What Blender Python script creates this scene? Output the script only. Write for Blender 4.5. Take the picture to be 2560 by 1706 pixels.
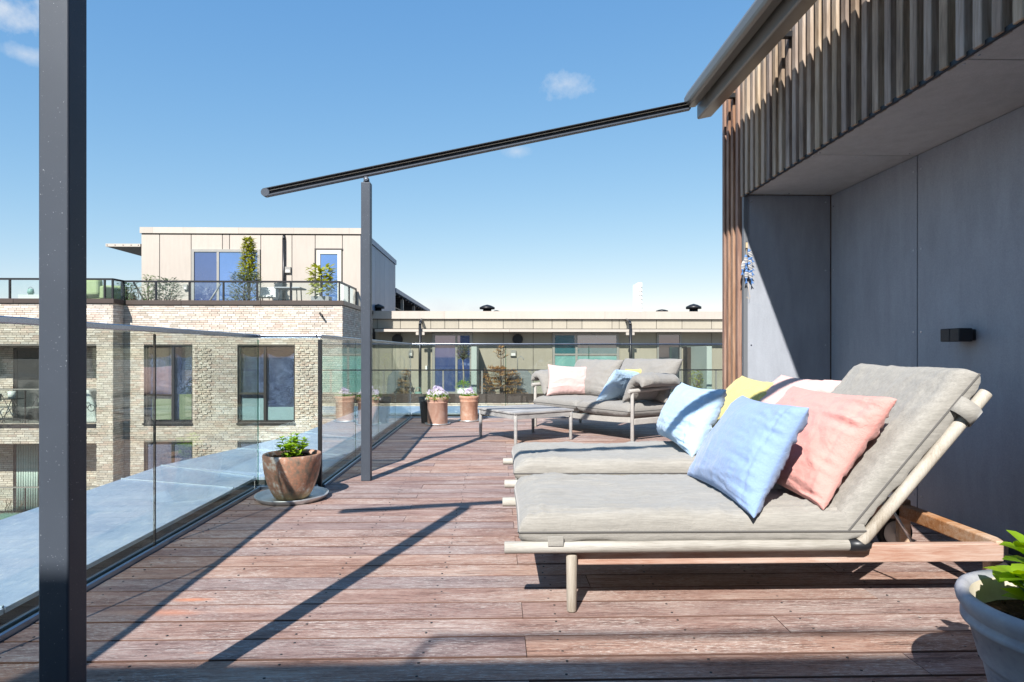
import bpy, bmesh, math, random
from mathutils import Vector, Matrix, noise, Euler
R = math.radians
for o in list(bpy.data.objects): bpy.data.objects.remove(o)
scene = bpy.context.scene
COL = scene.collection

# ------------------------------------------------------------------ camera
YAW = math.atan(39/1560.)
cam_d = bpy.data.cameras.new('camera'); cam = bpy.data.objects.new('camera', cam_d); COL.objects.link(cam)
cam.location = (0, 0, 1.0); cam.rotation_euler = (R(90), 0, -YAW)
cam_d.sensor_width = 36; cam_d.lens = 21.94; cam_d.shift_y = 0.0105
cam_d.clip_start = 0.05; cam_d.clip_end = 5000
scene.camera = cam

# ------------------------------------------------------------------ sky, sun, exposure
SUN_AZ, SUN_EL = R(19.2), R(41.4)        # light travels towards +Y, turned 19 degrees to +X
w = bpy.data.worlds.new('World'); scene.world = w; w.use_nodes = True
nt = w.node_tree; N = nt.nodes; Lk = nt.links
for n in list(N): N.remove(n)
out = N.new('ShaderNodeOutputWorld'); bg = N.new('ShaderNodeBackground')
sky = N.new('ShaderNodeTexSky'); sky.sky_type = 'NISHITA'; sky.sun_disc = False
sky.sun_elevation = SUN_EL; sky.sun_rotation = math.pi + SUN_AZ
sky.altitude = 0; sky.air_density = 1.0; sky.dust_density = 0.0; sky.ozone_density = 4.0
bg.inputs['Strength'].default_value = 0.09
# a few small fair-weather wisps of cloud, given by their direction in the sky
tc = N.new('ShaderNodeTexCoord')
nz = N.new('ShaderNodeTexNoise'); nz.inputs['Scale'].default_value = 22; nz.inputs['Detail'].default_value = 7; nz.inputs['Roughness'].default_value = 0.62
Lk.new(tc.outputs['Generated'], nz.inputs['Vector'])
def wmath(op, a, b=None):
    m = N.new('ShaderNodeMath'); m.operation = op
    for i, v in enumerate((a, b)):
        if v is None: continue
        if isinstance(v, (int, float)): m.inputs[i].default_value = v
        else: Lk.new(v, m.inputs[i])
    return m.outputs[0]
def cloud_mask(direction, rad, amp, flat=2.2):
    d = Vector(direction).normalized()
    s = N.new('ShaderNodeVectorMath'); s.operation = 'SUBTRACT'; s.inputs[1].default_value = d
    Lk.new(tc.outputs['Generated'], s.inputs[0])
    m = N.new('ShaderNodeVectorMath'); m.operation = 'MULTIPLY'; m.inputs[1].default_value = (1/rad, 1/rad, flat/rad)
    Lk.new(s.outputs[0], m.inputs[0])
    l = N.new('ShaderNodeVectorMath'); l.operation = 'LENGTH'; Lk.new(m.outputs[0], l.inputs[0])
    fall = wmath('SUBTRACT', 1.0, l.outputs['Value'])
    v = wmath('ADD', fall, wmath('MULTIPLY', wmath('SUBTRACT', nz.outputs['Fac'], 0.5), 2.4))
    mm = N.new('ShaderNodeMath'); mm.operation = 'MULTIPLY'; mm.use_clamp = True
    Lk.new(v, mm.inputs[0]); mm.inputs[1].default_value = amp
    return mm.outputs[0]
def sky_dir(x, y):      # direction of a point of the sky
    return (math.sin(YAW)+math.cos(YAW)*(x-1280)/1560, math.cos(YAW)-math.sin(YAW)*(x-1280)/1560, (880-y)/1560)
tot = None
for (x, y, rad, amp) in ((1412, 212, .040, .7), (1290, 380, .022, .4), (60, 135, .026, .55), (-10, 20, .055, .9), (1120, 772, .04, .5), (1190, 776, .03, .45),
                         (-900, 200, .06, .9), (3300, 150, .06, .8), (4200, 420, .07, .8)):
    o_ = cloud_mask(sky_dir(x, y), rad, amp)
    tot = o_ if tot is None else wmath('MAXIMUM', tot, o_)
mx = N.new('ShaderNodeMixRGB'); Lk.new(tot, mx.inputs['Fac'])
sp = N.new('ShaderNodeSeparateColor'); cb = N.new('ShaderNodeCombineColor'); Lk.new(sky.outputs[0], sp.inputs[0])
for i_, (k_, e_) in enumerate(((.88, 1.0), (1.41, .65), (2.58, .34))):      # milder contrast between zenith and horizon
    Lk.new(wmath('MULTIPLY', wmath('POWER', sp.outputs[i_], e_), k_), cb.inputs[i_])
Lk.new(cb.outputs[0], mx.inputs['Color1']); mx.inputs['Color2'].default_value = (4.3, 4.55, 4.9, 1)
Lk.new(mx.outputs[0], bg.inputs['Color']); Lk.new(bg.outputs[0], out.inputs['Surface'])

sd = bpy.data.lights.new('sun', 'SUN'); sd.energy = 4.5; sd.angle = R(0.53); sd.color = (1.0, 0.96, 0.90)
sun = bpy.data.objects.new('sun', sd); COL.objects.link(sun)
ldir = Vector((math.sin(SUN_AZ)*math.cos(SUN_EL), math.cos(SUN_AZ)*math.cos(SUN_EL), -math.sin(SUN_EL)))
sun.rotation_euler = ldir.to_track_quat('-Z', 'Y').to_euler(); sun.location = (-6, -14, 16)
scene.view_settings.view_transform = 'Standard'; scene.view_settings.look = 'None'
scene.view_settings.exposure = 1.05; scene.view_settings.gamma = 1.0; scene.view_settings.use_curve_mapping = False
scene.render.engine = 'CYCLES'
scene.cycles.max_bounces = 10; scene.cycles.transparent_max_bounces = 24

# ------------------------------------------------------------------ helpers
def at(x, y, Y):
    """world point on the plane at distance Y, from a measured direction"""
    d = sky_dir(x, y); t = Y/d[1]
    return Vector((d[0]*t, Y, 1+d[2]*t))
def AX(x, Y): return at(x, 880, Y).x
def AZ(y, Y, x=1241): return at(x, y, Y).z
def tag(o, label=None, cat=None, group=None, kind=None):
    if label: o['label'] = label
    if cat: o['category'] = cat
    if group: o['group'] = group
    if kind: o['kind'] = kind
    return o
def thing(name, label, cat, loc=(0, 0, 0), rz=0, group=None):
    o = bpy.data.objects.new(name, None); COL.objects.link(o); o.empty_display_size = .1
    o.location = loc; o.rotation_euler = (0, 0, rz)
    return tag(o, label, cat, group)
def copy_tree(o, parent=None):
    c = o.copy(); COL.objects.link(c); c.parent = parent
    for ch in o.children: copy_tree(ch, c)
    return c
class MB:
    def __init__(s): s.v = []; s.f = []; s.sm = []; s.c = None
    def add(s, vs, fs, smooth=False):
        b = len(s.v); s.v += [tuple(p) for p in vs]
        s.f += [tuple(i+b for i in f) for f in fs]; s.sm += [smooth]*len(fs)
    def box(s, a, b, M=None):
        x0, y0, z0 = a; x1, y1, z1 = b
        vs = [Vector(p) for p in ((x0,y0,z0),(x1,y0,z0),(x1,y1,z0),(x0,y1,z0),(x0,y0,z1),(x1,y0,z1),(x1,y1,z1),(x0,y1,z1))]
        if M is not None: vs = [M @ p for p in vs]
        s.add(vs, [(0,3,2,1),(4,5,6,7),(0,1,5,4),(1,2,6,5),(2,3,7,6),(3,0,4,7)])
        return s
    def bar(s, p, q, w, h, up=(0,0,1)):
        """rectangular bar from p to q, w across, h along up"""
        p = Vector(p); q = Vector(q); d = (q-p).normalized(); u = Vector(up); sd_ = d.cross(u).normalized(); u = sd_.cross(d).normalized()
        vs = []
        for c in (p, q):
            for (a, b) in ((-1,-1),(1,-1),(1,1),(-1,1)): vs.append(c+sd_*a*w/2+u*b*h/2)
        s.add(vs, [(0,3,2,1),(4,5,6,7),(0,1,5,4),(1,2,6,5),(2,3,7,6),(3,0,4,7)]); return s
    def cyl(s, p, q, r0, r1=None, n=16, cap=True, rnd=0.0):
        p = Vector(p); q = Vector(q); r1 = r0 if r1 is None else r1
        if rnd > 0:
            d = (q-p).normalized()
            s.tube([p, p+d*rnd*.3, p+d*rnd, q-d*rnd, q-d*rnd*.3, q], [r0-rnd, r0-rnd*.3, r0, r1, r1-rnd*.3, r1-rnd], n, cap); return s
        s.tube([p, q], [r0, r1], n, cap); return s
    def tube(s, pts, rad, n=12, cap=True):
        pts = [Vector(p) for p in pts]
        if isinstance(rad, (int, float)): rad = [rad]*len(pts)
        vs = []; prev = None
        for i, p in enumerate(pts):
            d = (pts[min(i+1, len(pts)-1)]-pts[max(i-1, 0)]).normalized()
            if prev is None:
                a = Vector((0,0,1)) if abs(d.z) < .9 else Vector((1,0,0))
                prev = d.cross(a).normalized()
            u = (prev-d*prev.dot(d))
            u = u.normalized() if u.length > 1e-6 else d.orthogonal().normalized()
            prev = u; v = d.cross(u)
            for k in range(n):
                t = 2*math.pi*k/n; vs.append(p+(u*math.cos(t)+v*math.sin(t))*rad[i])
        fs = []
        for i in range(len(pts)-1):
            for k in range(n): fs.append((i*n+k, i*n+(k+1)%n, (i+1)*n+(k+1)%n, (i+1)*n+k))
        b = len(s.v); s.add(vs, fs, True)
        if cap:
            s.f.append(tuple(b+k for k in reversed(range(n)))); s.sm.append(False)
            m = (len(pts)-1)*n; s.f.append(tuple(b+m+k for k in range(n))); s.sm.append(False)
        return s
    def lathe(s, prof, c=(0,0,0), n=40, smooth=True, wob=0.0):
        c = Vector(c); vs = []; fs = []
        for (r, z) in prof:
            for k in range(n):
                t = 2*math.pi*k/n; rr = r*(1+wob*noise.noise(Vector((math.cos(t)*1.5, math.sin(t)*1.5, z*6+c.x*9))))
                vs.append(c+Vector((rr*math.cos(t), rr*math.sin(t), z)))
        for i in range(len(prof)-1):
            for k in range(n): fs.append((i*n+k, i*n+(k+1)%n, (i+1)*n+(k+1)%n, (i+1)*n+k))
        s.add(vs, fs, smooth); return s
    def prism(s, poly, p0, p1, ax, ay):
        """extrude the 2d polygon (in axes ax, ay) from p0 to p1"""
        ax = Vector(ax); ay = Vector(ay); p0 = Vector(p0); p1 = Vector(p1); n = len(poly)
        vs = [p0+ax*a+ay*b for a, b in poly]+[p1+ax*a+ay*b for a, b in poly]
        fs = [(i, (i+1)%n, n+(i+1)%n, n+i) for i in range(n)]
        fs += [tuple(reversed(range(n))), tuple(range(n, 2*n))]
        s.add(vs, fs); return s
    def build(s, name, mat, parent=None, bevel=0, seg=2, loc=None, fix=True, smooth_ang=None):
        me = bpy.data.meshes.new(name); me.from_pydata(s.v, [], s.f)
        me.polygons.foreach_set('use_smooth', s.sm)
        if fix:
            bm = bmesh.new(); bm.from_mesh(me); bmesh.ops.recalc_face_normals(bm, faces=bm.faces)
            if bevel:
                eds = [e for e in bm.edges if len(e.link_faces) == 2 and e.calc_face_angle(0) > R(40)]
                bmesh.ops.bevel(bm, geom=eds, offset=bevel, segments=seg, affect='EDGES', profile=.5, clamp_overlap=True)
            bm.to_mesh(me); bm.free()
        if s.c is not None:
            at_ = me.color_attributes.new('col', 'FLOAT_COLOR', 'POINT')
            for i, c in enumerate(s.c): at_.data[i].color = (*c, 1)
        me.materials.append(mat); me.update()
        o = bpy.data.objects.new(name, me); COL.objects.link(o)
        if parent is not None: o.parent = parent
        if loc is not None: o.location = loc
        return o

# ------------------------------------------------------------------ materials
MATS = {}
class G:
    """small node-graph helper"""
    def __init__(g, name):
        g.m = bpy.data.materials.new(name); g.m.use_nodes = True; g.t = g.m.node_tree; MATS[name] = g.m
        for n in list(g.t.nodes): g.t.nodes.remove(n)
        g.out = g.n('ShaderNodeOutputMaterial'); g.p = g.n('ShaderNodeBsdfPrincipled'); g.l(g.p.outputs[0], g.out.inputs['Surface'])
        g.tc = g.n('ShaderNodeTexCoord'); g.oi = g.n('ShaderNodeObjectInfo')
    def n(g, t): return g.t.nodes.new(t)
    def l(g, a, b): g.t.links.new(a, b)
    def set(g, sock, v):
        if isinstance(v, (int, float)): sock.default_value = v
        elif isinstance(v, (tuple, list)): sock.default_value = (*v, 1) if len(v) == 3 and sock.type == 'RGBA' else v
        else: g.l(v, sock)
    def math(g, op, a, b=0.0, clamp=False):
        m = g.n('ShaderNodeMath'); m.operation = op; m.use_clamp = clamp; g.set(m.inputs[0], a); g.set(m.inputs[1], b); return m.outputs[0]
    def coord(g, scale=(1,1,1), rot=(0,0,0), src='Object'):
        m = g.n('ShaderNodeMapping'); m.inputs['Scale'].default_value = scale; m.inputs['Rotation'].default_value = rot
        g.l(g.tc.outputs[src], m.inputs['Vector']); return m.outputs[0]
    def noise(g, vec, scale=5, detail=4, rough=.55, dist=0, rnd=True):
        m = g.n('ShaderNodeTexNoise'); m.noise_dimensions = '4D' if rnd else '3D'
        g.l(vec, m.inputs['Vector']); m.inputs['Scale'].default_value = scale; m.inputs['Detail'].default_value = detail
        m.inputs['Roughness'].default_value = rough; m.inputs['Distortion'].default_value = dist
        if rnd: g.l(g.math('MULTIPLY', g.oi.outputs['Random'], 83.0), m.inputs['W'])
        return m.outputs['Fac']
    def ramp(g, fac, stops, interp='LINEAR'):
        m = g.n('ShaderNodeValToRGB'); g.l(fac, m.inputs['Fac']); e = m.color_ramp.elements; m.color_ramp.interpolation = interp
        while len(e) < len(stops): e.new(.5)
        for i, (p, c) in enumerate(stops):
            e[i].position = p; e[i].color = (*c, 1) if not isinstance(c, (int, float)) else (c, c, c, 1)
        return m.outputs['Color']
    def mix(g, fac, a, b, mode='MIX'):
        m = g.n('ShaderNodeMixRGB'); m.blend_type = mode; g.set(m.inputs['Fac'], fac); g.set(m.inputs['Color1'], a); g.set(m.inputs['Color2'], b); return m.outputs[0]
    def hsv(g, col, h=.5, s=1., v=1.):
        m = g.n('ShaderNodeHueSaturation'); g.set(m.inputs['Hue'], h); g.set(m.inputs['Saturation'], s); g.set(m.inputs['Value'], v); g.set(m.inputs['Color'], col); return m.outputs[0]
    def bump(g, h, strength=.3, dist=.01, prev=None):
        m = g.n('ShaderNodeBump'); m.inputs['Strength'].default_value = strength; m.inputs['Distance'].default_value = dist
        g.l(h, m.inputs['Height'])
        if prev is not None: g.l(prev, m.inputs['Normal'])
        return m.outputs[0]
    def rand(g, lo, hi):
        return g.math('ADD', g.math('MULTIPLY', g.oi.outputs['Random'], hi-lo), lo)
    def fin(g, col=None, rough=None, metal=None, spec=None, normal=None, **kw):
        if col is not None: g.set(g.p.inputs['Base Color'], col)
        if rough is not None: g.set(g.p.inputs['Roughness'], rough)
        if metal is not None: g.set(g.p.inputs['Metallic'], metal)
        if spec is not None: g.set(g.p.inputs['Specular IOR Level'], spec)
        if normal is not None: g.l(normal, g.p.inputs['Normal'])
        for k, v in kw.items(): g.set(g.p.inputs[k], v)
        return g.m

def plain(name, col, rough=.5, metal=0., spec=.5, var=.12, scale=6, bump=0., bdist=.004, rnd=.08, fine=60):
    g = G(name); c = g.coord()
    n1 = g.noise(c, scale, 5); n2 = g.noise(c, fine, 3)
    f = g.math('ADD', g.math('MULTIPLY', n1, .75), g.math('MULTIPLY', n2, .25))
    v = g.math('ADD', 1-var, g.math('MULTIPLY', f, 2*var))
    v = g.math('MULTIPLY', v, g.rand(1-rnd, 1+rnd))
    col_ = g.hsv(col, v=v)
    nm = g.bump(g.math('ADD', n2, n1), bump, bdist) if bump else None
    r_ = g.math('ADD', rough-.06, g.math('MULTIPLY', n1, .12))
    return g.fin(col_, r_, metal, spec, nm)

def wood(name, stops, along=(1, 16, 16), scale=2.2, rough=.7, bump=.35, vv=.14, flecks=None, knots=0.0, spec=.3, stain=None):
    g = G(name); c = g.coord(along)
    tone = g.noise(g.coord(tuple(a*.25+.25 if a < 3 else a*.12 for a in along)), scale*1.1, 4, .6)
    grain = g.noise(c, scale*2.2, 7, .68, .9)
    fine = g.noise(g.coord(tuple(a*(.6 if a < 3 else 2.6) for a in along)), scale*5, 5, .7)
    f = g.math('ADD', g.math('MULTIPLY', tone, .50), g.math('ADD', g.math('MULTIPLY', grain, .36), g.math('MULTIPLY', fine, .22)))
    col = g.ramp(f, stops)
    if flecks:
        fl = g.noise(g.coord(tuple(a*(1.3 if a < 3 else 1.5) for a in along)), scale*3.1, 6, .72)
        m = g.ramp(fl, [(.0, 0.), (.58, 0.), (.72, .75), (1., .9)])
        col = g.mix(m, col, flecks)
    dk = g.ramp(fine, [(0., .38), (.34, .82), (.48, 1.), (1., 1.)])
    col = g.mix(.8, col, dk, 'MULTIPLY')
    if stain: col = stain(g, col)
    col = g.hsv(col, h=g.rand(.488, .508), s=g.rand(.8, 1.15), v=g.rand(1-vv, 1+vv))
    nm = g.bump(g.math('ADD', g.math('MULTIPLY', grain, .8), fine), bump, .004)
    return g.fin(col, rough, 0., spec, nm)

def deck_stain(g, col):
    c = g.tc.outputs['Object']; base = col
    for (x, y, rx, ry, a, cc) in ((-1.23, 2.55, .10, .022, .8, (.58,.20,.09)), (-1.25, 2.425, .14, .032, .75, (.56,.22,.11)), (-.97, 2.44, .15, .035, .45, (.5,.26,.16)), (-1.42, 2.43, .1, .03, .4, (.46,.26,.16)), (-.98, 2.10, .03, .012, .6, (.55,.25,.12)), (-.89, 2.105, .035, .01, .6, (.55,.25,.12))):
        s = g.n('ShaderNodeVectorMath'); s.operation = 'SUBTRACT'; g.l(c, s.inputs[0]); s.inputs[1].default_value = (x, y, 0)
        m = g.n('ShaderNodeVectorMath'); m.operation = 'MULTIPLY'; g.l(s.outputs[0], m.inputs[0]); m.inputs[1].default_value = (1/rx, 1/ry, 0)
        l_ = g.n('ShaderNodeVectorMath'); l_.operation = 'LENGTH'; g.l(m.outputs[0], l_.inputs[0])
        nn = g.noise(g.coord((3, 22, 3)), 3, 5, .7, rnd=False)
        f = g.math('SUBTRACT', 1.6, g.math('ADD', l_.outputs['Value'], g.math('MULTIPLY', nn, .9)), True)
        base = g.mix(g.math('MULTIPLY', f, a, True), base, cc)
    return base
def deck_mat():
    g = G('deck_wood')
    tone = g.noise(g.coord((.8, 3.5, 1)), 2.4, 5, .62, .6)
    grain = g.noise(g.coord((1.1, 17, 17)), 4.6, 8, .72, 1.6)
    wav = g.noise(g.coord((2.6, 9, 9)), 5.5, 6, .66, 3.2)
    crack = g.noise(g.coord((1.2, 62, 30)), 4.0, 5, .6, .5)
    fleck = g.noise(g.coord((5, 34, 10)), 6.5, 7, .75, .6)
    area = g.noise(g.coord((1, 2.2, 1)), 1.9, 3, .5)
    f = g.math('ADD', g.math('MULTIPLY', tone, .42), g.math('ADD', g.math('MULTIPLY', grain, .40), g.math('MULTIPLY', wav, .26)))
    col = g.ramp(f, [(.40, (.085,.043,.033)), (.475, (.205,.113,.090)), (.535, (.315,.190,.155)), (.60, (.385,.268,.225)), (.69, (.52,.43,.385))])
    col = g.mix(g.ramp(area, [(0, 0.), (.45, 0.), (.75, .55), (1, .6)]), col, g.hsv(col, s=.55, v=1.08))
    m = g.math('MULTIPLY', g.ramp(fleck, [(0, 0.), (.52, 0.), (.61, .95), (1, 1.)]), g.ramp(area, [(0, .1), (.42, .25), (.56, 1.), (1, 1.)]))
    col = g.mix(m, col, (.60,.535,.485))
    col = g.mix(.85, col, g.ramp(crack, [(0, .15), (.37, .35), (.455, 1.), (1, 1.)]), 'MULTIPLY')
    col = deck_stain(g, col)
    col = g.hsv(col, h=g.rand(.488, .510), s=g.rand(.72, 1.12), v=g.rand(.80, 1.13))
    h_ = g.math('ADD', g.math('MULTIPLY', grain, .9), g.math('ADD', g.math('MULTIPLY', crack, .7), g.math('MULTIPLY', wav, .5)))
    return g.fin(col, g.math('ADD', .52, g.math('MULTIPLY', grain, .25)), 0., .3, g.bump(h_, .75, .006))
deck_mat()
wood('teak_grey', [(.38, (.16,.14,.12)), (.48, (.29,.27,.237)), (.56, (.37,.35,.315)), (.68, (.46,.44,.40))], (1.2, 14, 14), 3.0, .65, .4, .05)
wood('teak_grey_v', [(.36, (.16,.13,.098)), (.47, (.30,.26,.21)), (.56, (.38,.345,.295)), (.68, (.46,.43,.38))], (14, 14, 1.2), 3.0, .65, .4, .05)
wood('teak_raw', [(.36, (.21,.08,.036)), (.46, (.35,.175,.096)), (.54, (.44,.29,.205)), (.66, (.54,.44,.37))], (1.0, 9, 9), 2.4, .6, .3, .06)
wood('sofa_wood', [(.25, (.16,.15,.14)), (.45, (.30,.28,.26)), (.62, (.40,.38,.35)), (.8, (.5,.475,.44))], (5, 5, 5), 3.5, .7, .4, .05)
wood('table_wood', [(.36, (.09,.087,.087)), (.47, (.22,.213,.21)), (.56, (.32,.31,.30)), (.68, (.45,.435,.42))], (1.4, 15, 15), 3.0, .7, .5, .05)
wood('cladding_wood', [(.36, (.07,.048,.036)), (.46, (.19,.14,.105)), (.54, (.32,.245,.185)), (.61, (.42,.34,.27)), (.70, (.55,.48,.41))], (11, 11, .8), 2.1, .62, .35, .16)
wood('cladding_wood_red', [(.37, (.07,.036,.025)), (.47, (.18,.098,.068)), (.55, (.28,.168,.12)), (.66, (.40,.28,.215))], (11, 11, .8), 2.1, .6, .35, .12)

def fabric(name, col, var=.10, weave=420, bump=.25, streak=(1,1,1), sheen=.25, fold=0.0):
    g = G(name); c = g.coord(streak)
    big = g.noise(g.coord(), 3.0, 4, rnd=True); st = g.noise(c, 55, 4, .7); wv = g.noise(g.coord(), weave, 2)
    st = g.ramp(st, [(0, 0.), (.36, 0.), (.64, 1.), (1, 1.)]); he = g.ramp(g.noise(g.coord(tuple(2.2*q for q in streak)), 95, 3, .7), [(0, 0.), (.35, 0.), (.65, 1.), (1, 1.)])
    v = g.math('ADD', 1-var, g.math('ADD', g.math('MULTIPLY', big, var*.7), g.math('ADD', g.math('MULTIPLY', st, var*.7), g.math('MULTIPLY', he, var*.6))))
    col_ = g.hsv(col, v=v)
    nm = g.bump(wv, bump, .0012)
    if fold:
        n2 = g.noise(g.coord((1, 1, 1)), 9, 6, .6, .8); nm = g.bump(n2, fold, .025, nm); n3 = g.noise(g.coord((1, 1, 1)), 26, 5, .6, 2.0); nm = g.bump(g.ramp(n3, [(0, 0.), (.42, .2), (.5, 1.), (.58, .2), (1, 0.)]), fold*.55, .006, nm)
    return g.fin(col_, .85, 0., .2, nm, **{'Sheen Weight': sheen, 'Sheen Roughness': .5})
fabric('canvas_grey', (.275, .262, .238), .34, 500, .4, (.12, 1.6, 1.6), fold=.22)
fabric('sofa_canvas', (.235, .222, .205), .26, 400, .4, (1, 1, 5), fold=.5)
fabric('piping', (.10, .095, .09), .08)
fabric('linen_blue', (0.225, 0.330, 0.550), .10, 330, .3, fold=.42)
fabric('linen_sky', (0.370, 0.530, 0.700), .08, 330, .3, fold=.5)
fabric('linen_coral', (0.620, 0.285, 0.255), .09, 330, .3, fold=.5)
fabric('linen_pink', (0.620, 0.410, 0.385), .07, 330, .3, fold=.4)
fabric('linen_blush', (.56, .385, .365), .07, 330, .3, fold=.34)
fabric('linen_yellow', (0.600, 0.510, 0.190), .09, 330, .3, fold=.48)

def anthracite(name, col, rough=.42, spark=True):
    g = G(name); c = g.coord()
    n1 = g.noise(c, 900, 2, .6, rnd=False); n2 = g.noise(c, 5, 4, rnd=False)
    col_ = g.hsv(col, v=g.math('ADD', .85, g.math('MULTIPLY', n2, .3)))
    if spark:
        s1 = g.noise(g.coord((1, 1, .8)), 260, 2, .6, rnd=False)
        col_ = g.mix(g.ramp(s1, [(0, 0.), (.715, 0.), (.76, .7), (1, 1.)]), col_, (.62,.66,.7))
    nm = g.bump(n1, .35, .0015)
    return g.fin(col_, rough, .0, .22, nm)
anthracite('anthracite', (.052, .062, .080), .42)
anthracite('anthracite_plain', (.03, .031, .035), .35, False)
plain('cassette_paint', (.20, .185, .16), .36, .3, .6, .06)
plain('black_metal', (.018, .019, .022), .4, .3, .5, .1)
plain('black_rubber', (.02, .02, .022), .6, 0, .3, .1)
plain('steel', (.50, .52, .56), .28, 1., .5, .06)
plain('seam_zinc', (.34, .42, .50), .6, .2, .3, .1)
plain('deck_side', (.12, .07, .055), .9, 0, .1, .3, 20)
plain('screw_steel', (.07, .065, .065), .4, .8, .5, .1)
plain('handrail_steel', (.36, .40, .48), .24, 1., .5, .05)
plain('channel_metal', (.30, .36, .44), .3, .9, .5, .08)
plain('grey_strip', (.16, .17, .185), .5, .2, .4, .06)
plain('gutter_dark', (.045, .048, .05), .6, 0, .3, .25, 8)
def zinc():
    g = G('zinc'); c = g.coord()
    n1 = g.noise(c, 2.2, 6, .6, .6); n2 = g.noise(g.coord((6, 1.5, 6), (0, 0, .5)), 9, 5, .7); n3 = g.noise(c, 70, 2)
    f = g.math('ADD', g.math('MULTIPLY', n1, .6), g.math('MULTIPLY', n2, .4))
    col = g.ramp(f, [(.38, (.46,.58,.76)), (.5, (.63,.74,.89)), (.62, (.79,.86,.96))])
    fl = g.ramp(n2, [(0, 0.), (.57, 0.), (.64, .6), (1, .8)]); col = g.mix(fl, col, (.88,.93,.97))
    r_ = g.math('ADD', .30, g.math('MULTIPLY', n2, .25))
    return g.fin(col, r_, .6, .5, g.bump(n1, .12, .01))
zinc()
def fibre_cement(name, col, bmp=.3):
    g = G(name); c = g.coord()
    n1 = g.noise(c, 1.6, 5, .6); n2 = g.noise(c, 170, 3, .6); n3 = g.noise(g.coord((3, 3, .6)), 5, 5, .65)
    v = g.math('ADD', .22, g.math('ADD', g.math('MULTIPLY', n1, .5), g.math('ADD', g.math('MULTIPLY', n2, .55), g.math('MULTIPLY', n3, .5))))
    return g.fin(g.hsv(col, v=v), .55, 0, .4, g.bump(n2, bmp, .002))
fibre_cement('cement_panel', (.285, .305, .345))
fibre_cement('soffit_panel', (.42, .42, .42))
def clear_glass(name, tint, refl=1.0, haze=.0):
    g = G(name); t = g.n('ShaderNodeBsdfTransparent'); t.inputs['Color'].default_value = (*tint, 1)
    gl = g.n('ShaderNodeBsdfGlossy'); gl.inputs['Roughness'].default_value = .012; gl.inputs['Color'].default_value = (.96, 1, .99, 1)
    lw = g.n('ShaderNodeLayerWeight'); lw.inputs['Blend'].default_value = .5
    f = g.math('POWER', lw.outputs['Facing'], 3.5)
    f = g.math('MULTIPLY', g.math('ADD', .04, g.math('MULTIPLY', f, .9)), refl, True)
    # a thin film of dust and dried drops
    d = g.n('ShaderNodeBsdfDiffuse'); d.inputs['Color'].default_value = (.75, .78, .78, 1)
    dn = g.ramp(g.noise(g.coord((1, 1, .5)), 7, 7, .7), [(0, 0.), (.45, 0.), (.9, haze), (1, haze)])
    a = g.n('ShaderNodeMixShader'); g.l(dn, a.inputs[0]); g.l(t.outputs[0], a.inputs[1]); g.l(d.outputs[0], a.inputs[2])
    b = g.n('ShaderNodeMixShader'); g.l(f, b.inputs[0]); g.l(a.outputs[0], b.inputs[1]); g.l(gl.outputs[0], b.inputs[2])
    g.l(b.outputs[0], g.out.inputs['Surface']); return g.m
clear_glass('balustrade_glass', (.835, .862, .83), 1.0, .03)
clear_glass('rail_glass', (.93, .965, .96), .9, .04)
clear_glass('glass_edge', (.35, .55, .48), .8)
def window_glass(name, col, refl=.22, bump=0., bs=40, foil_glint=0.):
    g = G(name); c = g.coord()
    d = g.n('ShaderNodeBsdfPrincipled'); g.t.nodes.remove(g.p)
    n1 = g.noise(c, 1.3, 4); d.inputs['Roughness'].default_value = .25
    cc = g.hsv(col, v=g.math('ADD', .7, g.math('MULTIPLY', n1, .6)))
    if foil_glint:
        k1 = g.noise(g.coord((1, 1, 1.5)), 11, 7, .72, 2.4); k2 = g.noise(g.coord((1.6, 1, 1)), 19, 6, .7, 2.8)
        a1 = g.ramp(k1, [(0, 0.), (.46, 0.), (.495, .9), (.53, 0.), (1, 0.)]); a2 = g.ramp(k2, [(0, 0.), (.47, 0.), (.50, 1.), (.53, 0.), (1, 0.)])
        cc = g.mix(g.math('MULTIPLY', g.math('ADD', a1, a2, True), foil_glint), cc, (.72, .76, .85))  # pale streaks in the colour stand in for glints on crumpled foil
    g.l(cc, d.inputs['Base Color'])
    gl = g.n('ShaderNodeBsdfGlossy'); gl.inputs['Roughness'].default_value = .02; gl.inputs['Color'].default_value = (.80, .88, 1, 1)
    if bump:
        nn = g.noise(g.coord((1, 1, 1.6)), bs, 5, .6, 1.2); g.l(g.bump(nn, bump, .03), d.inputs['Normal']); g.l(g.bump(nn, bump*.8, .02), gl.inputs['Normal'])
    m = g.n('ShaderNodeMixShader'); m.inputs[0].default_value = refl; g.l(d.outputs[0], m.inputs[1]); g.l(gl.outputs[0], m.inputs[2]); g.l(m.outputs[0], g.out.inputs['Surface'])
    return g.m
window_glass('pane_blue', (.03, .055, .17), .17)
window_glass('pane_sky', (.04, .12, .34), .26)
window_glass('pane_dark', (.02, .024, .03), .16)
window_glass('pane_teal', (.035, .13, .15), .22)
window_glass('pane_aqua', (.17, .36, .335), .14)
window_glass('pane_foil', (.03, .04, .12), .13, .5, 9, .5)
window_glass('pane_foil_dark', (.018, .032, .10), .12, .5, 10, .28)
clear_glass('pane_clear', (.88, .92, .95), 1.3)
def foil():
    g = G('foil'); n1 = g.noise(g.coord((1, 1, 1.3)), 14, 7, .7, 1.8); n2 = g.noise(g.coord(), 3, 3)
    return g.fin(g.ramp(n2, [(.3, (.05,.07,.17)), (.7, (.24,.28,.42))]), .3, .9, .5, g.bump(n1, 1.0, .05))
foil()
plain('curtain', (.48, .60, .56), .8, 0, .2, .2, 3)
plain('board_green', (.34, .36, .20), .6, 0, .3, .1)
plain('board_aqua', (.42, .52, .49), .5, 0, .4, .1)
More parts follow.
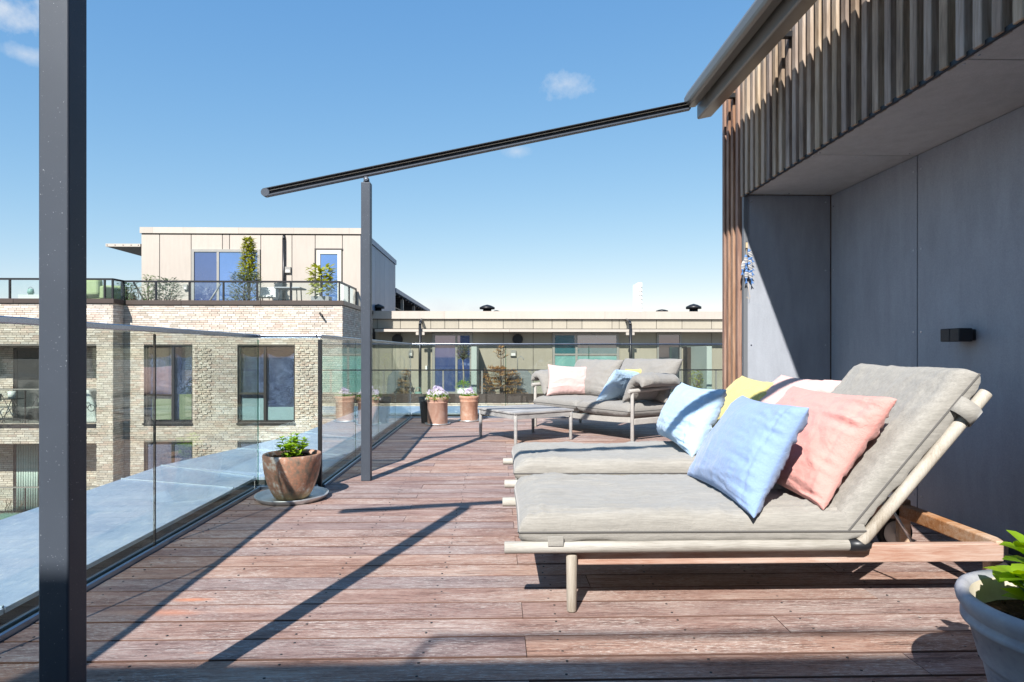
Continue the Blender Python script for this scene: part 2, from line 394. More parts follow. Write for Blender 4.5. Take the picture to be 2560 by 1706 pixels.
def beige(name, col):
    g = G(name); c = g.coord()
    n1 = g.noise(c, .8, 4); n2 = g.noise(g.coord((2.5, 2.5, .3)), 4, 5, .65)
    v = g.math('ADD', .78, g.math('ADD', g.math('MULTIPLY', n1, .2), g.math('MULTIPLY', n2, .24)))
    return g.fin(g.hsv(col, v=g.math('MULTIPLY', v, g.rand(.93, 1.05))), .55, .0, .4)
beige('panel_beige', (.42, .37, .325))
beige('panel_sand', (.325, .295, .24))
beige('trim_beige', (.42, .375, .33))
plain('side_shade_and_roof', (.15, .20, .28), .45, .2, .5, .1, 3)  # penthouse side's shade put into a blue-grey colour; pergola roof shares it
plain('brown_metal', (.085, .066, .058), .42, .4, .5, .12, 3)
plain('frame_dark', (.035, .03, .03), .45, .1, .5, .1)
plain('frame_grey', (.30, .29, .27), .45, .3, .5, .08)
plain('frame_beige', (.58, .55, .47), .5, .0, .4, .06)
plain('mortar', (.20, .185, .17), .9, 0, .1, .15, 20)
def brick_mat():
    g = G('brick'); a = g.n('ShaderNodeAttribute'); a.attribute_name = 'col'
    n1 = g.noise(g.coord(), 9, 5, .65, rnd=False); n2 = g.noise(g.coord(), 45, 4, rnd=False)
    n3 = g.noise(g.coord((1, 1, 2)), .55, 4, rnd=False)
    v = g.math('ADD', .38, g.math('ADD', g.math('MULTIPLY', n1, .45), g.math('ADD', g.math('MULTIPLY', n2, .35), g.math('MULTIPLY', n3, .45))))
    return g.fin(g.hsv(a.outputs['Color'], s=g.math('ADD', .58, g.math('MULTIPLY', n3, .7)), v=v), .85, 0, .2, g.bump(n2, .5, .006))
brick_mat()
def terracotta(name, stops, rough=.8, moss=None, bands=False):
    g = G(name); c = g.coord()
    n1 = g.noise(g.coord((1, 1, .7)), 7, 6, .65, .8); n2 = g.noise(c, 40, 4, .6)
    f = g.math('ADD', g.math('MULTIPLY', n1, .75), g.math('MULTIPLY', n2, .25)); col = g.ramp(f, stops)
    if moss:
        s = g.n('ShaderNodeSeparateXYZ'); g.l(c if False else g.tc.outputs['Object'], s.inputs[0])
        m = g.math('SUBTRACT', 1.0, g.math('DIVIDE', s.outputs['Z'], .07), True)
        col = g.mix(g.math('MULTIPLY', m, g.math('MULTIPLY', n1, 1.3, True)), col, moss)
    return g.fin(col, rough, 0, .25, g.bump(f, .35, .006))
terracotta('terracotta_old', [(.34, (.07,.055,.042)), (.43, (.17,.13,.10)), (.49, (.31,.155,.10)), (.53, (.34,.23,.175)), (.57, (.46,.41,.36)), (.66, (.56,.53,.49))], moss=(.17, .17, .07))
terracotta('terracotta', [(.34, (.30,.15,.095)), (.45, (.41,.225,.155)), (.55, (.48,.30,.22)), (.68, (.58,.45,.37))])
terracotta('terracotta_rose', [(.34, (.29,.165,.125)), (.5, (.38,.225,.17)), (.66, (.45,.31,.255))])
terracotta('whitewashed_clay', [(.30, (.05,.053,.062)), (.38, (.18,.185,.215)), (.44, (.27,.275,.31)), (.55, (.33,.335,.365)), (.70, (.42,.42,.44))], .7)
terracotta('clay_inside', [(.3, (.50,.44,.34)), (.7, (.68,.62,.52))])
plain('galvanised', (.55, .57, .58), .42, .7, .5, .3, 14)
plain('black_plastic', (.03, .03, .032), .45, 0, .5, .1)
def soil():
    g = G('soil'); n1 = g.noise(g.coord(), 60, 5, .7); col = g.ramp(n1, [(.3, (.012,.008,.006)), (.55, (.06,.035,.022)), (.75, (.17,.10,.065))])
    return g.fin(col, .95, 0, .1, g.bump(n1, .9, .02))
soil()
def leaf(name, c1, c2, trans=.35, rough=.4):
    g = G(name); geo = g.n('ShaderNodeNewGeometry')
    n1 = g.noise(g.coord(), 25, 3); ri = geo.outputs['Random Per Island']
    col = g.mix(g.math('MULTIPLY', g.math('ADD', ri, n1), .5), c1, c2)
    g.fin(col, rough, 0, .4)
    t = g.n('ShaderNodeBsdfTranslucent'); g.l(g.hsv(col, h=.49, s=1.1, v=1.5), t.inputs['Color'])
    m = g.n('ShaderNodeMixShader'); m.inputs[0].default_value = trans; g.l(g.p.outputs[0], m.inputs[1]); g.l(t.outputs[0], m.inputs[2]); g.l(m.outputs[0], g.out.inputs['Surface'])
    return g.m
leaf('leaf_mint', (.17, .34, .02), (.36, .50, .04), .4)
leaf('leaf_big', (.10, .28, .015), (.42, .54, .03), .5)
leaf('leaf_dark', (.025, .055, .02), (.06, .11, .03), .25)
leaf('leaf_mid', (.06, .13, .025), (.14, .22, .05), .3)
leaf('leaf_olive', (.10, .13, .08), (.22, .25, .17), .25)
leaf('leaf_yellow', (.22, .26, .03), (.40, .40, .06), .35)
leaf('needle_dry', (.36, .19, .06), (.62, .40, .17), .25, .7)
leaf('petal_lilac', (.56, .48, .62), (.85, .80, .86), .3, .6)
leaf('petal_violet', (.16, .10, .38), (.34, .24, .58), .3, .6)
plain('bark', (.16, .12, .09), .9, 0, .1, .3, 30, .5)
plain('bark_pale', (.36, .31, .26), .9, 0, .1, .3, 30, .4)
plain('white_paint', (.72, .73, .72), .5, 0, .4, .05)
plain('chimney_white', (.80, .79, .77), .7, 0, .2, .06, .05)
plain('green_fabric', (.24, .30, .16), .9, 0, .2, .12, 4)
plain('green_paint', (.14, .26, .22), .5, 0, .4, .1)
plain('fish_white', (.55, .54, .52), .6, 0, .3, .05)
plain('fish_blue', (.07, .17, .40), .55, 0, .4, .08)
plain('fish_navy', (.03, .04, .08), .55, 0, .4, .08)
plain('cord', (.55, .42, .26), .9, 0, .1, .1)
plain('grey_green_paint', (.40, .45, .42), .5, 0, .4, .05)
plain('grey_plastic', (.22, .23, .24), .5, 0, .4, .1)
plain('pale_plastic', (.62, .62, .60), .5, 0, .4, .06)
plain('concrete', (.34, .33, .31), .85, 0, .2, .15, 3)
plain('asphalt', (.06, .06, .062), .9, 0, .2, .2, 1)
M = MATS
# ================================================================== setting: ground, deck
rng = random.Random(7)
g_ = MB(); g_.add([(-1500,-1500,-13),(1500,-1500,-13),(1500,1500,-13),(-1500,1500,-13)], [(0,1,2,3)])
tag(g_.build('ground', M['asphalt']), kind='structure')

YN = 2.05      # near end of the recess
ZS, XC, XB, YR, YE = 2.1935, 1.863, 2.55, 4.70, 5.10      # soffit height, cladding plane, recess back wall, recess end wall, house end
PITCH, GAP0 = .1488, 1.899
deck = bpy.data.objects.new('deck', None); COL.objects.link(deck); tag(deck, kind='structure')
def plank(x0, x1, y0, y1, z, tilt):
    c = .002; w_ = .025
    prof = [(y0, z-w_), (y1, z-w_), (y1, z-c), (y1-c, z), ((y0+y1)/2, z-.0005), (y0+c, z), (y0, z-c)]
    m = MB(); m.prism([(a, b+tilt*(a-(y0+y1)/2)) for a, b in prof], (x0, 0, 0), (x1, 0, 0), (0,1,0), (0,0,1))
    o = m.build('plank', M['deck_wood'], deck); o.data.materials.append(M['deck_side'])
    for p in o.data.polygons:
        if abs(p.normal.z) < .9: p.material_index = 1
    return o
screws = MB()
k0 = int((-2.0-GAP0)/PITCH); k1 = int((9.40-GAP0)/PITCH)+1
for k in range(k0, k1):
    y0 = GAP0+k*PITCH+.003; y1 = y0+PITCH-.006
    if y1 > 9.40: y1 = 9.40
    ym = (y0+y1)/2
    xl = -1.708 if ym < 4.56 else -1.262
    xr = XC-.03 if ym < YN-.0 else (XB-.012 if ym < YR-.08 else (XC-.03 if ym < YE+.06 else 5.6))
    cuts = [xl]; j = (.10 if k % 2 else rng.choice((-.55, 1.05, 1.55)))
    if k % 5 == 0: j += .3
    for jj in (j, j+rng.choice((2.4, 3.0)), j+5.2):
        if cuts[-1]+.5 < jj < xr-.3: cuts.append(jj)
    cuts.append(xr)
    for a, b in zip(cuts[:-1], cuts[1:]):
        plank(a+.0012, b-.0012, y0, y1, rng.uniform(-.0025, .0), rng.uniform(-.012, .012))
    if ym < 6:
        xs = [x for x in (-1.62, -1.16, -.70, -.24, .22, .68, 1.14, 1.60, 2.06, 2.46) if xl+.02 < x < xr-.02]
        for x in xs:
            for yy in (y0+.03, y1-.03):
                xx = x+rng.uniform(-.012, .012)
                screws.lathe([(0.0001, .0006), (.0038, .0006), (.0046, .0002), (.0046, -.003)], (xx, yy, .0), 7)
tag(screws.build('screws', M['screw_steel'], deck), kind='stuff')
m = MB().box((-1.80, -3.0, -.30), (6.2, 9.5, -.045))
tag(m.build('roof_slab', M['gutter_dark']), kind='structure')
m = MB().box((-2.45, -3.2, -12.9), (9, 9.95, -.31))
o = m.build('building_base', M['concrete']); tag(o, kind='structure')

# ------------------------------------------------------------------ zinc parapet coping outside the balustrade
par = thing('parapet', 'wide pale blue zinc parapet coping outside the glass balustrade', 'parapet', (-2.1, 3, 0))
par.location = (0, 0, 0)
def zs(side): return .07 if side == 'i' else .135
def sheet(pts, sub=1):
    """one zinc sheet: inner edge points then outer edge points, folded down at the rim"""
    m = MB(); n = len(pts); top = [Vector(p) for p in pts]
    low = [Vector((p[0], p[1], p[2]-.02)) for p in pts]
    m.add(top+low, [tuple(range(n)), tuple(reversed(range(n, 2*n)))]+[(i, n+i, n+(i+1)%n, (i+1)%n) for i in range(n)])
    return m.build('coping_sheet', M['zinc'], par)
gp = .004
ys = [-3.0, -1.7, .32, 2.31, 4.30]
for a, b in zip(ys[:-1], ys[1:]):
    sheet([(-1.785, a+gp, .07), (-1.785, b-gp, .07), (-2.55, b-gp, .135), (-2.55, a+gp, .135)])
sheet([(-1.785, 4.30+gp, .07), (-1.785, 4.665, .07), (-2.55, 4.80, .135), (-2.55, 4.30+gp, .135)])
sheet([(-1.785, 4.673, .07), (-1.345, 4.673, .07), (-1.345, 5.63-gp, .07), (-2.32, 5.63-gp, .135), (-2.55, 4.81, .135)])
sheet([(-1.345, 5.63+gp, .07), (-1.345, 6.60-gp, .07), (-2.06, 6.75-gp, .135), (-2.32, 5.63+gp, .135)])
sheet([(-1.345, 6.60+gp, .07), (-1.345, 8.05-gp, .07), (-2.06, 8.05-gp, .135), (-2.06, 6.75+gp, .135)])
sheet([(-1.345, 8.05+gp, .07), (-1.345, 9.48, .07), (-2.06, 10.2, .115), (-2.06, 8.05+gp, .135)])
xsn = [-1.345, .55, 2.5, 4.4, 6.2]
for i, (a, b) in enumerate(zip(xsn[:-1], xsn[1:])):
    sheet([(b-gp, 9.48, .07), (a+gp, 9.48, .07), (a+gp if i else -2.052, 10.2, .115), (b-gp, 10.2, .115)])
def seam(p, q):
    MB().bar(p, q, .010, .007).build('seam', M['seam_zinc'], par)
for y in ys[1:]: seam((-1.79, y, .075), (-2.545, y, .140))
seam((-1.79, 4.669, .075), (-2.545, 4.805, .140)); seam((-1.35, 5.63, .075), (-2.315, 5.63, .140)); seam((-1.35, 6.6, .075), (-2.055, 6.75, .140)); seam((-1.35, 8.05, .075), (-2.055, 8.05, .140))
for x in xsn[1:-1]: seam((x, 9.485, .075), (x, 10.195, .12))
# upstand and gutter below the inner edge
m = MB(); m.box((-1.80, -3, -.04), (-1.790, 4.66, .062)); m.box((-1.79, 4.675, -.04), (-1.36, 4.685, .062)); m.box((-1.36, 4.69, -.04), (-1.350, 9.49, .062)); m.box((-1.345, 9.492, -.04), (6.2, 9.502, .062))
m.build('upstand', M['gutter_dark'], par)
m = MB().box((-2.54, -3.2, -1.2), (-2.46, 4.8, .10)); m.box((-2.05, 6.8, -1.2), (-1.98, 10.1, .10)); m.box((-1.98, 10.08, -1.2), (6.2, 10.15, .09))
m.build('outer_wall', M['mortar'], par)

# ------------------------------------------------------------------ glass balustrade
bal = thing('glass_balustrade', 'frameless clear glass balustrade with steel handrail around the deck', 'balustrade')
XG, XG2, YJ, YF = -1.739, -1.290, 4.60, 9.42
def pane(p, q):
    p = Vector(p); q = Vector(q); d = (q-p).normalized()
    m = MB().bar(p+d*.006+Vector((0,0,.545)), q-d*.006+Vector((0,0,.545)), .012, 1.11)
    m.build('glass_panel', M['balustrade_glass'], bal)
def strip(p, w_=.011, mat='black_rubber', h=1.09):
    MB().box((p[0]-w_/2, p[1]-w_/2, .01), (p[0]+w_/2, p[1]+w_/2, h)).build('joint_strip', M[mat], bal, .002, 1)
yn = [-2.27, -.90, .47, 1.84, 3.22, YJ]
for a, b in zip(yn[:-1], yn[1:]): pane((XG, a, 0), (XG, b, 0))
for y in yn[1:-1]: strip((XG, y))
pane((XG+.006, YJ, 0), (XG2-.006, YJ, 0)); strip((XG2, YJ), .026, 'black_metal')
yf = [YJ+.02, 5.75, 6.88, 8.01, YF]
for a, b in zip(yf[:-1], yf[1:]): pane((XG2, a, 0), (XG2, b, 0))
for y in yf[1:-1]: strip((XG2, y), .006, 'glass_edge')
xf = [XG2, .14, 1.40, 2.65, 3.90, 5.15]
for a, b in zip(xf[:-1], xf[1:]): pane((a, YF, 0), (b, YF, 0))
for x in xf[1:-1]: strip((x, YF), .010, 'glass_edge')
strip((XG, YJ), .010, 'glass_edge'); strip((XG2, YF), .012, 'channel_metal')
def rail(p, q, mat='handrail_steel'):
    MB().bar(p, q, .032, .026).build('handrail', M[mat], bal, .004, 2)
zr = 1.113
rail((XG, -2.27, zr), (XG, 2.60, zr)); rail((XG, 2.602, zr), (XG, YJ+.021, zr)); rail((XG+.022, YJ, zr), (XG2-.022, YJ, zr)); rail((XG2, YJ-.021, zr), (XG2, YF+.021, zr)); rail((XG2+.022, YF, zr), (1.9, YF, zr)); rail((1.902, YF, zr), (5.15, YF, zr))
def chan(p, q, s1=1):
    p = Vector(p); q = Vector(q); d = (q-p).normalized(); sd_ = d.cross(Vector((0,0,1)))
    for k in (-1, 1):
        m = MB().bar(p+sd_*k*.022+Vector((0,0,-.002)), q+sd_*k*.022+Vector((0,0,-.002)), .014, .05); m.build('base_channel', M['channel_metal'], bal, .003, 1)
    MB().bar(p+Vector((0,0,-.03)), q+Vector((0,0,-.03)), .03, .02).build('channel_bed', M['black_rubber'], bal)
chan((XG, -2.3, 0), (XG, YJ-.03, 0)); chan((XG, YJ, 0), (XG2, YJ, 0)); chan((XG2, YJ+.03, 0), (XG2, YF-.03, 0)); chan((XG2, YF, 0), (5.15, YF, 0))

# ================================================================== the house on the right
house = thing('house', 'timber clad house with a grey panelled recess beside the deck', 'house')
# cladding boards: a flat face and a face that slopes back
bp = .0932
n_b = 0; y = YE
while y > -2.6:
    y2 = y-bp; full = y2 > YR-.02; low = full or y < YN+.05
    zb = .05 if low else ZS-.012
    wob = rng.uniform(-.002, .002)
    poly = [(0, .0), (bp-.003, .0), (bp-.003, .022+wob), (.006, .055+wob), (.0, .05+wob)]
    poly = [(0, 0), (.0, .045+wob), (.047, .045+wob), (.047, 0)]
    m = MB().prism(poly, (XC+.045, y, zb), (XC+.045, y, 3.34), (0,-1,0), (-1,0,0))
    m.build('cladding_board', M['cladding_wood_red' if full else 'cladding_wood'], house, .003, 1)
    y = y2; n_b += 1
# the column next to the recess is redder below; boards further up weather paler
m = MB().box((XC+.047, -2.7, ZS+.0135), (2.9, YE-.01, 3.33)); m.box((XC+.047, YR+.03, .02), (2.9, YE-.012, ZS+.03)); m.box((XB+.03, YN, .02), (2.9, YR+.03, ZS+.03)); m.box((XC+.047, -2.7, .02), (2.9, YN-.02, ZS+.03))
m.build('wall_core', M['cladding_wood'], house)
MB().box((XC+.06, -2.0, 3.332), (5.5, YE-.02, 3.37)).build('roof', M['zinc'], house)
MB().box((2.95, -2.7, -.02), (5.4, YE-.025, 3.33)).build('back_rooms', M['panel_beige'], house)
# panels of the recess: back wall, end wall, soffit, each with open joints
def panel(name, a, b, mat='cement_panel'):
    return MB().box(a, b).build(name, M[mat], house, .002, 1)
jy = [YN, 2.46, 3.72, YR-.004]
rv = MB()
for a, b in zip(jy[:-1], jy[1:]):
    panel('wall_panel', (XB, a+.004, .055), (XB+.012, b-.004, ZS-.003))
    for yy in (a+.035, b-.035):
        for zz in (.13, .62, 1.12, 1.62, 2.10): rv.cyl((XB+.001, yy, zz), (XB-.0025, yy, zz), .0075, .0055, 8)
panel('wall_panel', (XC+.045, YR, .055), (XB-.002, YR+.012, ZS-.003))
for xx in (XC+.075, XB-.04):
    for zz in (.13, .62, 1.05, 1.62, 2.14): rv.cyl((xx, YR+.001, zz), (xx, YR-.0025, zz), .0075, .0055, 8)
js = [YN, 2.50, 3.735, YR-.006]
for a, b in zip(js[:-1], js[1:]):
    panel('soffit_panel', (XC+.03, a+.003, ZS), (XB+.01, b-.003, ZS+.012), 'soffit_panel')
    for yy in (a+.04, b-.04):
        for xx in (XC+.075, (XC+XB)/2, XB-.06): rv.cyl((xx, yy, ZS+.001), (xx, yy, ZS-.0025), .0075, .0055, 8)
tag(rv.build('rivets', M['steel'], house), kind='stuff')
panel('wall_panel', (XC+.045, YN-.012, .055), (XB-.002, YN, ZS-.003))
MB().box((XC+.012, YN, ZS-.016), (XC+.028, YR-.002, ZS+.003)).build('soffit_trim', M['black_metal'], house)
MB().box((XC+.012, YR-.012, .03), (XC+.043, YR+.02, ZS-.012)).build('corner_trim', M['grey_strip'], house)
MB().box((XB+.014, YN, -.03), (XB+.03, YR, .06)).build('plinth', M['gutter_dark'], house)
# wing of the house behind the terrace, whose roof edge shades the front of the deck
YW, ZW = -2.25, 4.0
m = MB().box((-2.92, -7.0, -.29), (XC-.02, YW-.02, ZW-.125)); m.build('rear_wing', M['cement_panel'], house)
for i in range(5):
    a = -2.92+i*.93; panel('wall_panel', (a+.004, YW-.016, .02), (a+.926, YW, ZW-.13))
MB().box((-2.95, -7.0, ZW-.12), (5.4, YW+.0, ZW)).build('roof_edge', M['anthracite_plain'], house, .004, 1)
rr = MB(); rr.bar((-1.78, YW-.01, ZW+.155), (1.6, YW-.01, ZW+.155), .022, .022); rr.bar((-1.77, YW-.01, ZW), (-1.77, YW-.01, ZW+.15), .022, .022, (0,1,0)); rr.bar((1.59, YW-.01, ZW), (1.59, YW-.01, ZW+.15), .022, .022, (0,1,0))
rr.build('roof_rail', M['anthracite_plain'], house)

# ------------------------------------------------------------------ wall lamp
lamp = thing('wall_lamp', 'small black box wall lamp on the grey panel wall', 'wall lamp', (XB, 3.31, 1.09))
MB().box((-.105, -.072, -.036), (-.03, .072, .036)).build('lamp_body', M['anthracite_plain'], lamp, .006, 2)
MB().box((-.028, -.055, -.03), (0.0, .055, .03)).build('wall_plate', M['black_metal'], lamp, .003, 1)
m = MB().box((-.1065, -.002, -.034), (-.1052, .002, .034)); m.build('seam', M['black_rubber'], lamp)

# ================================================================== awning with posts and guide rails
aw = thing('terrace_awning', 'retracted grey terrace awning with slanting guide rails on two square posts', 'awning')
slope = Vector((3.285, 0, .703)).normalized(); nrm = Vector((-slope.z, 0, slope.x))
def guide(yc):
    p0 = Vector((-1.785, yc, 2.232)); p1 = Vector((1.52, yc, 2.939))
    # C-shaped section opening towards the deck centre and the street side
    for (a0, a1, b0, b1) in ((-.003, .022, -.032, .032), (-.026, -.003, .024, .032), (-.026, -.003, -.032, -.020), (-.022, -.003, .005, .009)):
        poly = [(a0, b0), (a1, b0), (a1, b1), (a0, b1)]
        if a0 == -.003:
            MB().prism(poly, p0, p1, (0,1,0), nrm).build('guide_rail', M['anthracite_plain'], aw, .002, 1)
        else:
            MB().prism(poly, p0, p1, (0,1,0), nrm).build('rail_lip', M['cassette_paint' if b0 == .005 else ('anthracite_plain' if b0 > 0 else 'anthracite')], aw, .002, 1)
    m = MB(); m.cyl(p0+Vector((0,-.027,0)), p0+Vector((0,.023,0)), .032, None, 20); m.build('end_cap', M['anthracite'], aw)
def post(xc, yc, s=.036):
    MB().box((xc-s, yc-s, 0), (xc+s, yc+s, 2.312)).build('post', M['anthracite'], aw, .005, 3)
    zt = 2.232+(xc+1.785)/3.285*.703
    m = MB().cyl((xc, yc-.026, 2.342), (xc, yc+.02, 2.342), .019, None, 20); m.build('hinge', M['anthracite'], aw)
    m = MB().cyl((xc, yc-.030, 2.342), (xc, yc-.026, 2.342), .007, None, 12); m.build('bolt', M['steel'], aw)
    m = MB(); m.prism([(-.026, 2.312), (.026, 2.312), (.016, 2.345), (-.016, 2.345)], (xc, yc-.012, 0), (xc, yc+.018, 0), (1,0,0), (0,0,1)); m.build('hinge_bracket', M['anthracite'], aw)
post(-1.0105, 4.885); guide(4.885)
post(-1.0618, 1.5575, .0355); guide(1.5575)
# cassette and mounting profile along the house
cas = [(1.492,2.962),(1.50,2.940),(1.52,2.934),(1.585,2.946),(1.585,2.99),(1.76,3.025),(1.76,3.055),(1.60,3.08),(1.515,3.06),(1.49,3.01)]
m = MB().prism(cas, (0, 1.40, 0), (0, 4.925, 0), (1,0,0), (0,0,1)); m.build('cassette', M['cassette_paint'], aw, .006, 2)
prof = [(1.602,2.862),(1.612,2.855),(1.712,2.877),(1.722,2.886),(1.772,2.955),(1.765,3.015),(1.602,2.982)]
m = MB().prism(prof, (0, 1.40, 0), (0, 4.945, 0), (1,0,0), (0,0,1)); m.build('mounting_profile', M['cassette_paint'], aw, .003, 1)
for yb in (1.7, 2.8, 3.9, 4.84):
    MB().box((1.758, yb-.02, 2.985), (XC+.02, yb+.02, 3.02)).build('wall_bracket', M['black_metal'], aw)
MB().box((1.567, 4.9252, 2.952), (1.590, 4.929, 2.975)).build('latch', M['steel'], aw, .002, 1)
# ================================================================== soft things
def puff(name, mat, parent, corners, top, bot, n=5., conc=0., segs=(36, 36), wr=.004, gather=(0,0,0,0), seed=0, pw=.5, freq=7., groove=None, sag=0., piping=None, rev=False, ears=0.):
    """stuffed cushion: corners c00,c10,c11,c01 (u then v), its normal is (c10-c00)x(c01-c00); gather = puckers at u-,u+,v-,v+"""
    c00, c10, c11, c01 = [Vector(c) for c in corners]
    Nn = (c10-c00).cross(c01-c00).normalized()
    su, sv = segs; off = Vector((seed*7.3, seed*3.1, seed*5.7))
    us = [math.sin(math.pi/2*(2*i/su-1)) for i in range(su+1)]; vs_ = [math.sin(math.pi/2*(2*j/sv-1)) for j in range(sv+1)]
    lu = (c10-c00).length; lv = (c01-c00).length
    def base(u, v):
        uu = u*(1-conc*(1-v*v)*abs(u)**2.); vv = v*(1-conc*(1-u*u)*abs(v)**2.)
        a = (uu+1)/2; b = (vv+1)/2
        return c00*(1-a)*(1-b)+c10*a*(1-b)+c11*a*b+c01*(1-a)*b
    def height(u, v, s):
        f = (max(0, 1-abs(u)**n)*max(0, 1-abs(v)**n))**pw
        T = top if s > 0 else bot
        q = Vector((u*lu*.5, v*lv*.5, s*.7))
        h = T*f
        edge = min(1., f*2.2)
        h -= T*sag*math.exp(-((u*u+v*v)/.25))
        qw = q+Vector((noise.noise(q*3+off), noise.noise(q*3+off*1.7), 0))*.06
        rd = lambda p: max(0., 1-2.6*abs(noise.noise(p)))**2
        qa = Vector((qw.x*.6+qw.y*.5, qw.y-qw.x*.4, qw.z))
        h += wr*edge*(noise.noise(q*3.5+off)*1.3+(rd(qa*5+off*1.3)-.15)*1.1+(rd(qw*9+off*2.1)-.15)*.7*(.5+noise.noise(q*2+off*3)))
        for amt, d, t in ((gather[0], 1+u, v), (gather[1], 1-u, v), (gather[2], 1+v, u), (gather[3], 1-v, u)):
            if amt:
                q2 = Vector((t*freq*.55+seed*3.7, d*1.3+noise.noise(Vector((t*3, d*3, seed)))*.5, seed*1.9+s))
                r_ = (.5-abs(noise.noise(q2)))*1.5+(.35-abs(noise.noise(q2*2.3)))*.7
                h += 1.9*amt*r_*math.exp(-d/.42)*(1-math.exp(-d/.11))*(.8+.9*noise.noise(Vector((t*3.1, seed, 2.2))))
        if groove:
            gd = {'u+': 1-u, 'u-': 1+u, 'v+': 1-v, 'v-': 1+v}[groove[0]]
            h -= groove[2]*math.exp(-((gd-groove[1])/.022)**2)*edge
        return h
    V_, F_ = [], []
    idx = {}
    for s in (1, -1):
        for i, u in enumerate(us):
            for j, v in enumerate(vs_):
                if s < 0 and (i in (0, su) or j in (0, sv)): idx[(s,i,j)] = idx[(1,i,j)]; continue
                idx[(s,i,j)] = len(V_); V_.append(base(u, v)+Nn*s*height(u, v, s))
        for i in range(su):
            for j in range(sv):
                q = (idx[(s,i,j)], idx[(s,i+1,j)], idx[(s,i+1,j+1)], idx[(s,i,j+1)])
                F_.append(q if s > 0 else q[::-1])
    m = MB(); m.add(V_, F_, True); o = m.build(name, M[mat], parent, fix=False)
    if piping:
        pts = [base(u, -1) for u in us]+[base(1, v) for v in vs_[1:]]+[base(u, 1) for u in us[::-1][1:]]+[base(-1, v) for v in vs_[::-1][1:]]
        MB().tube(pts, .0042, 6, False).build('piping', M[piping], o, fix=False)
    return o

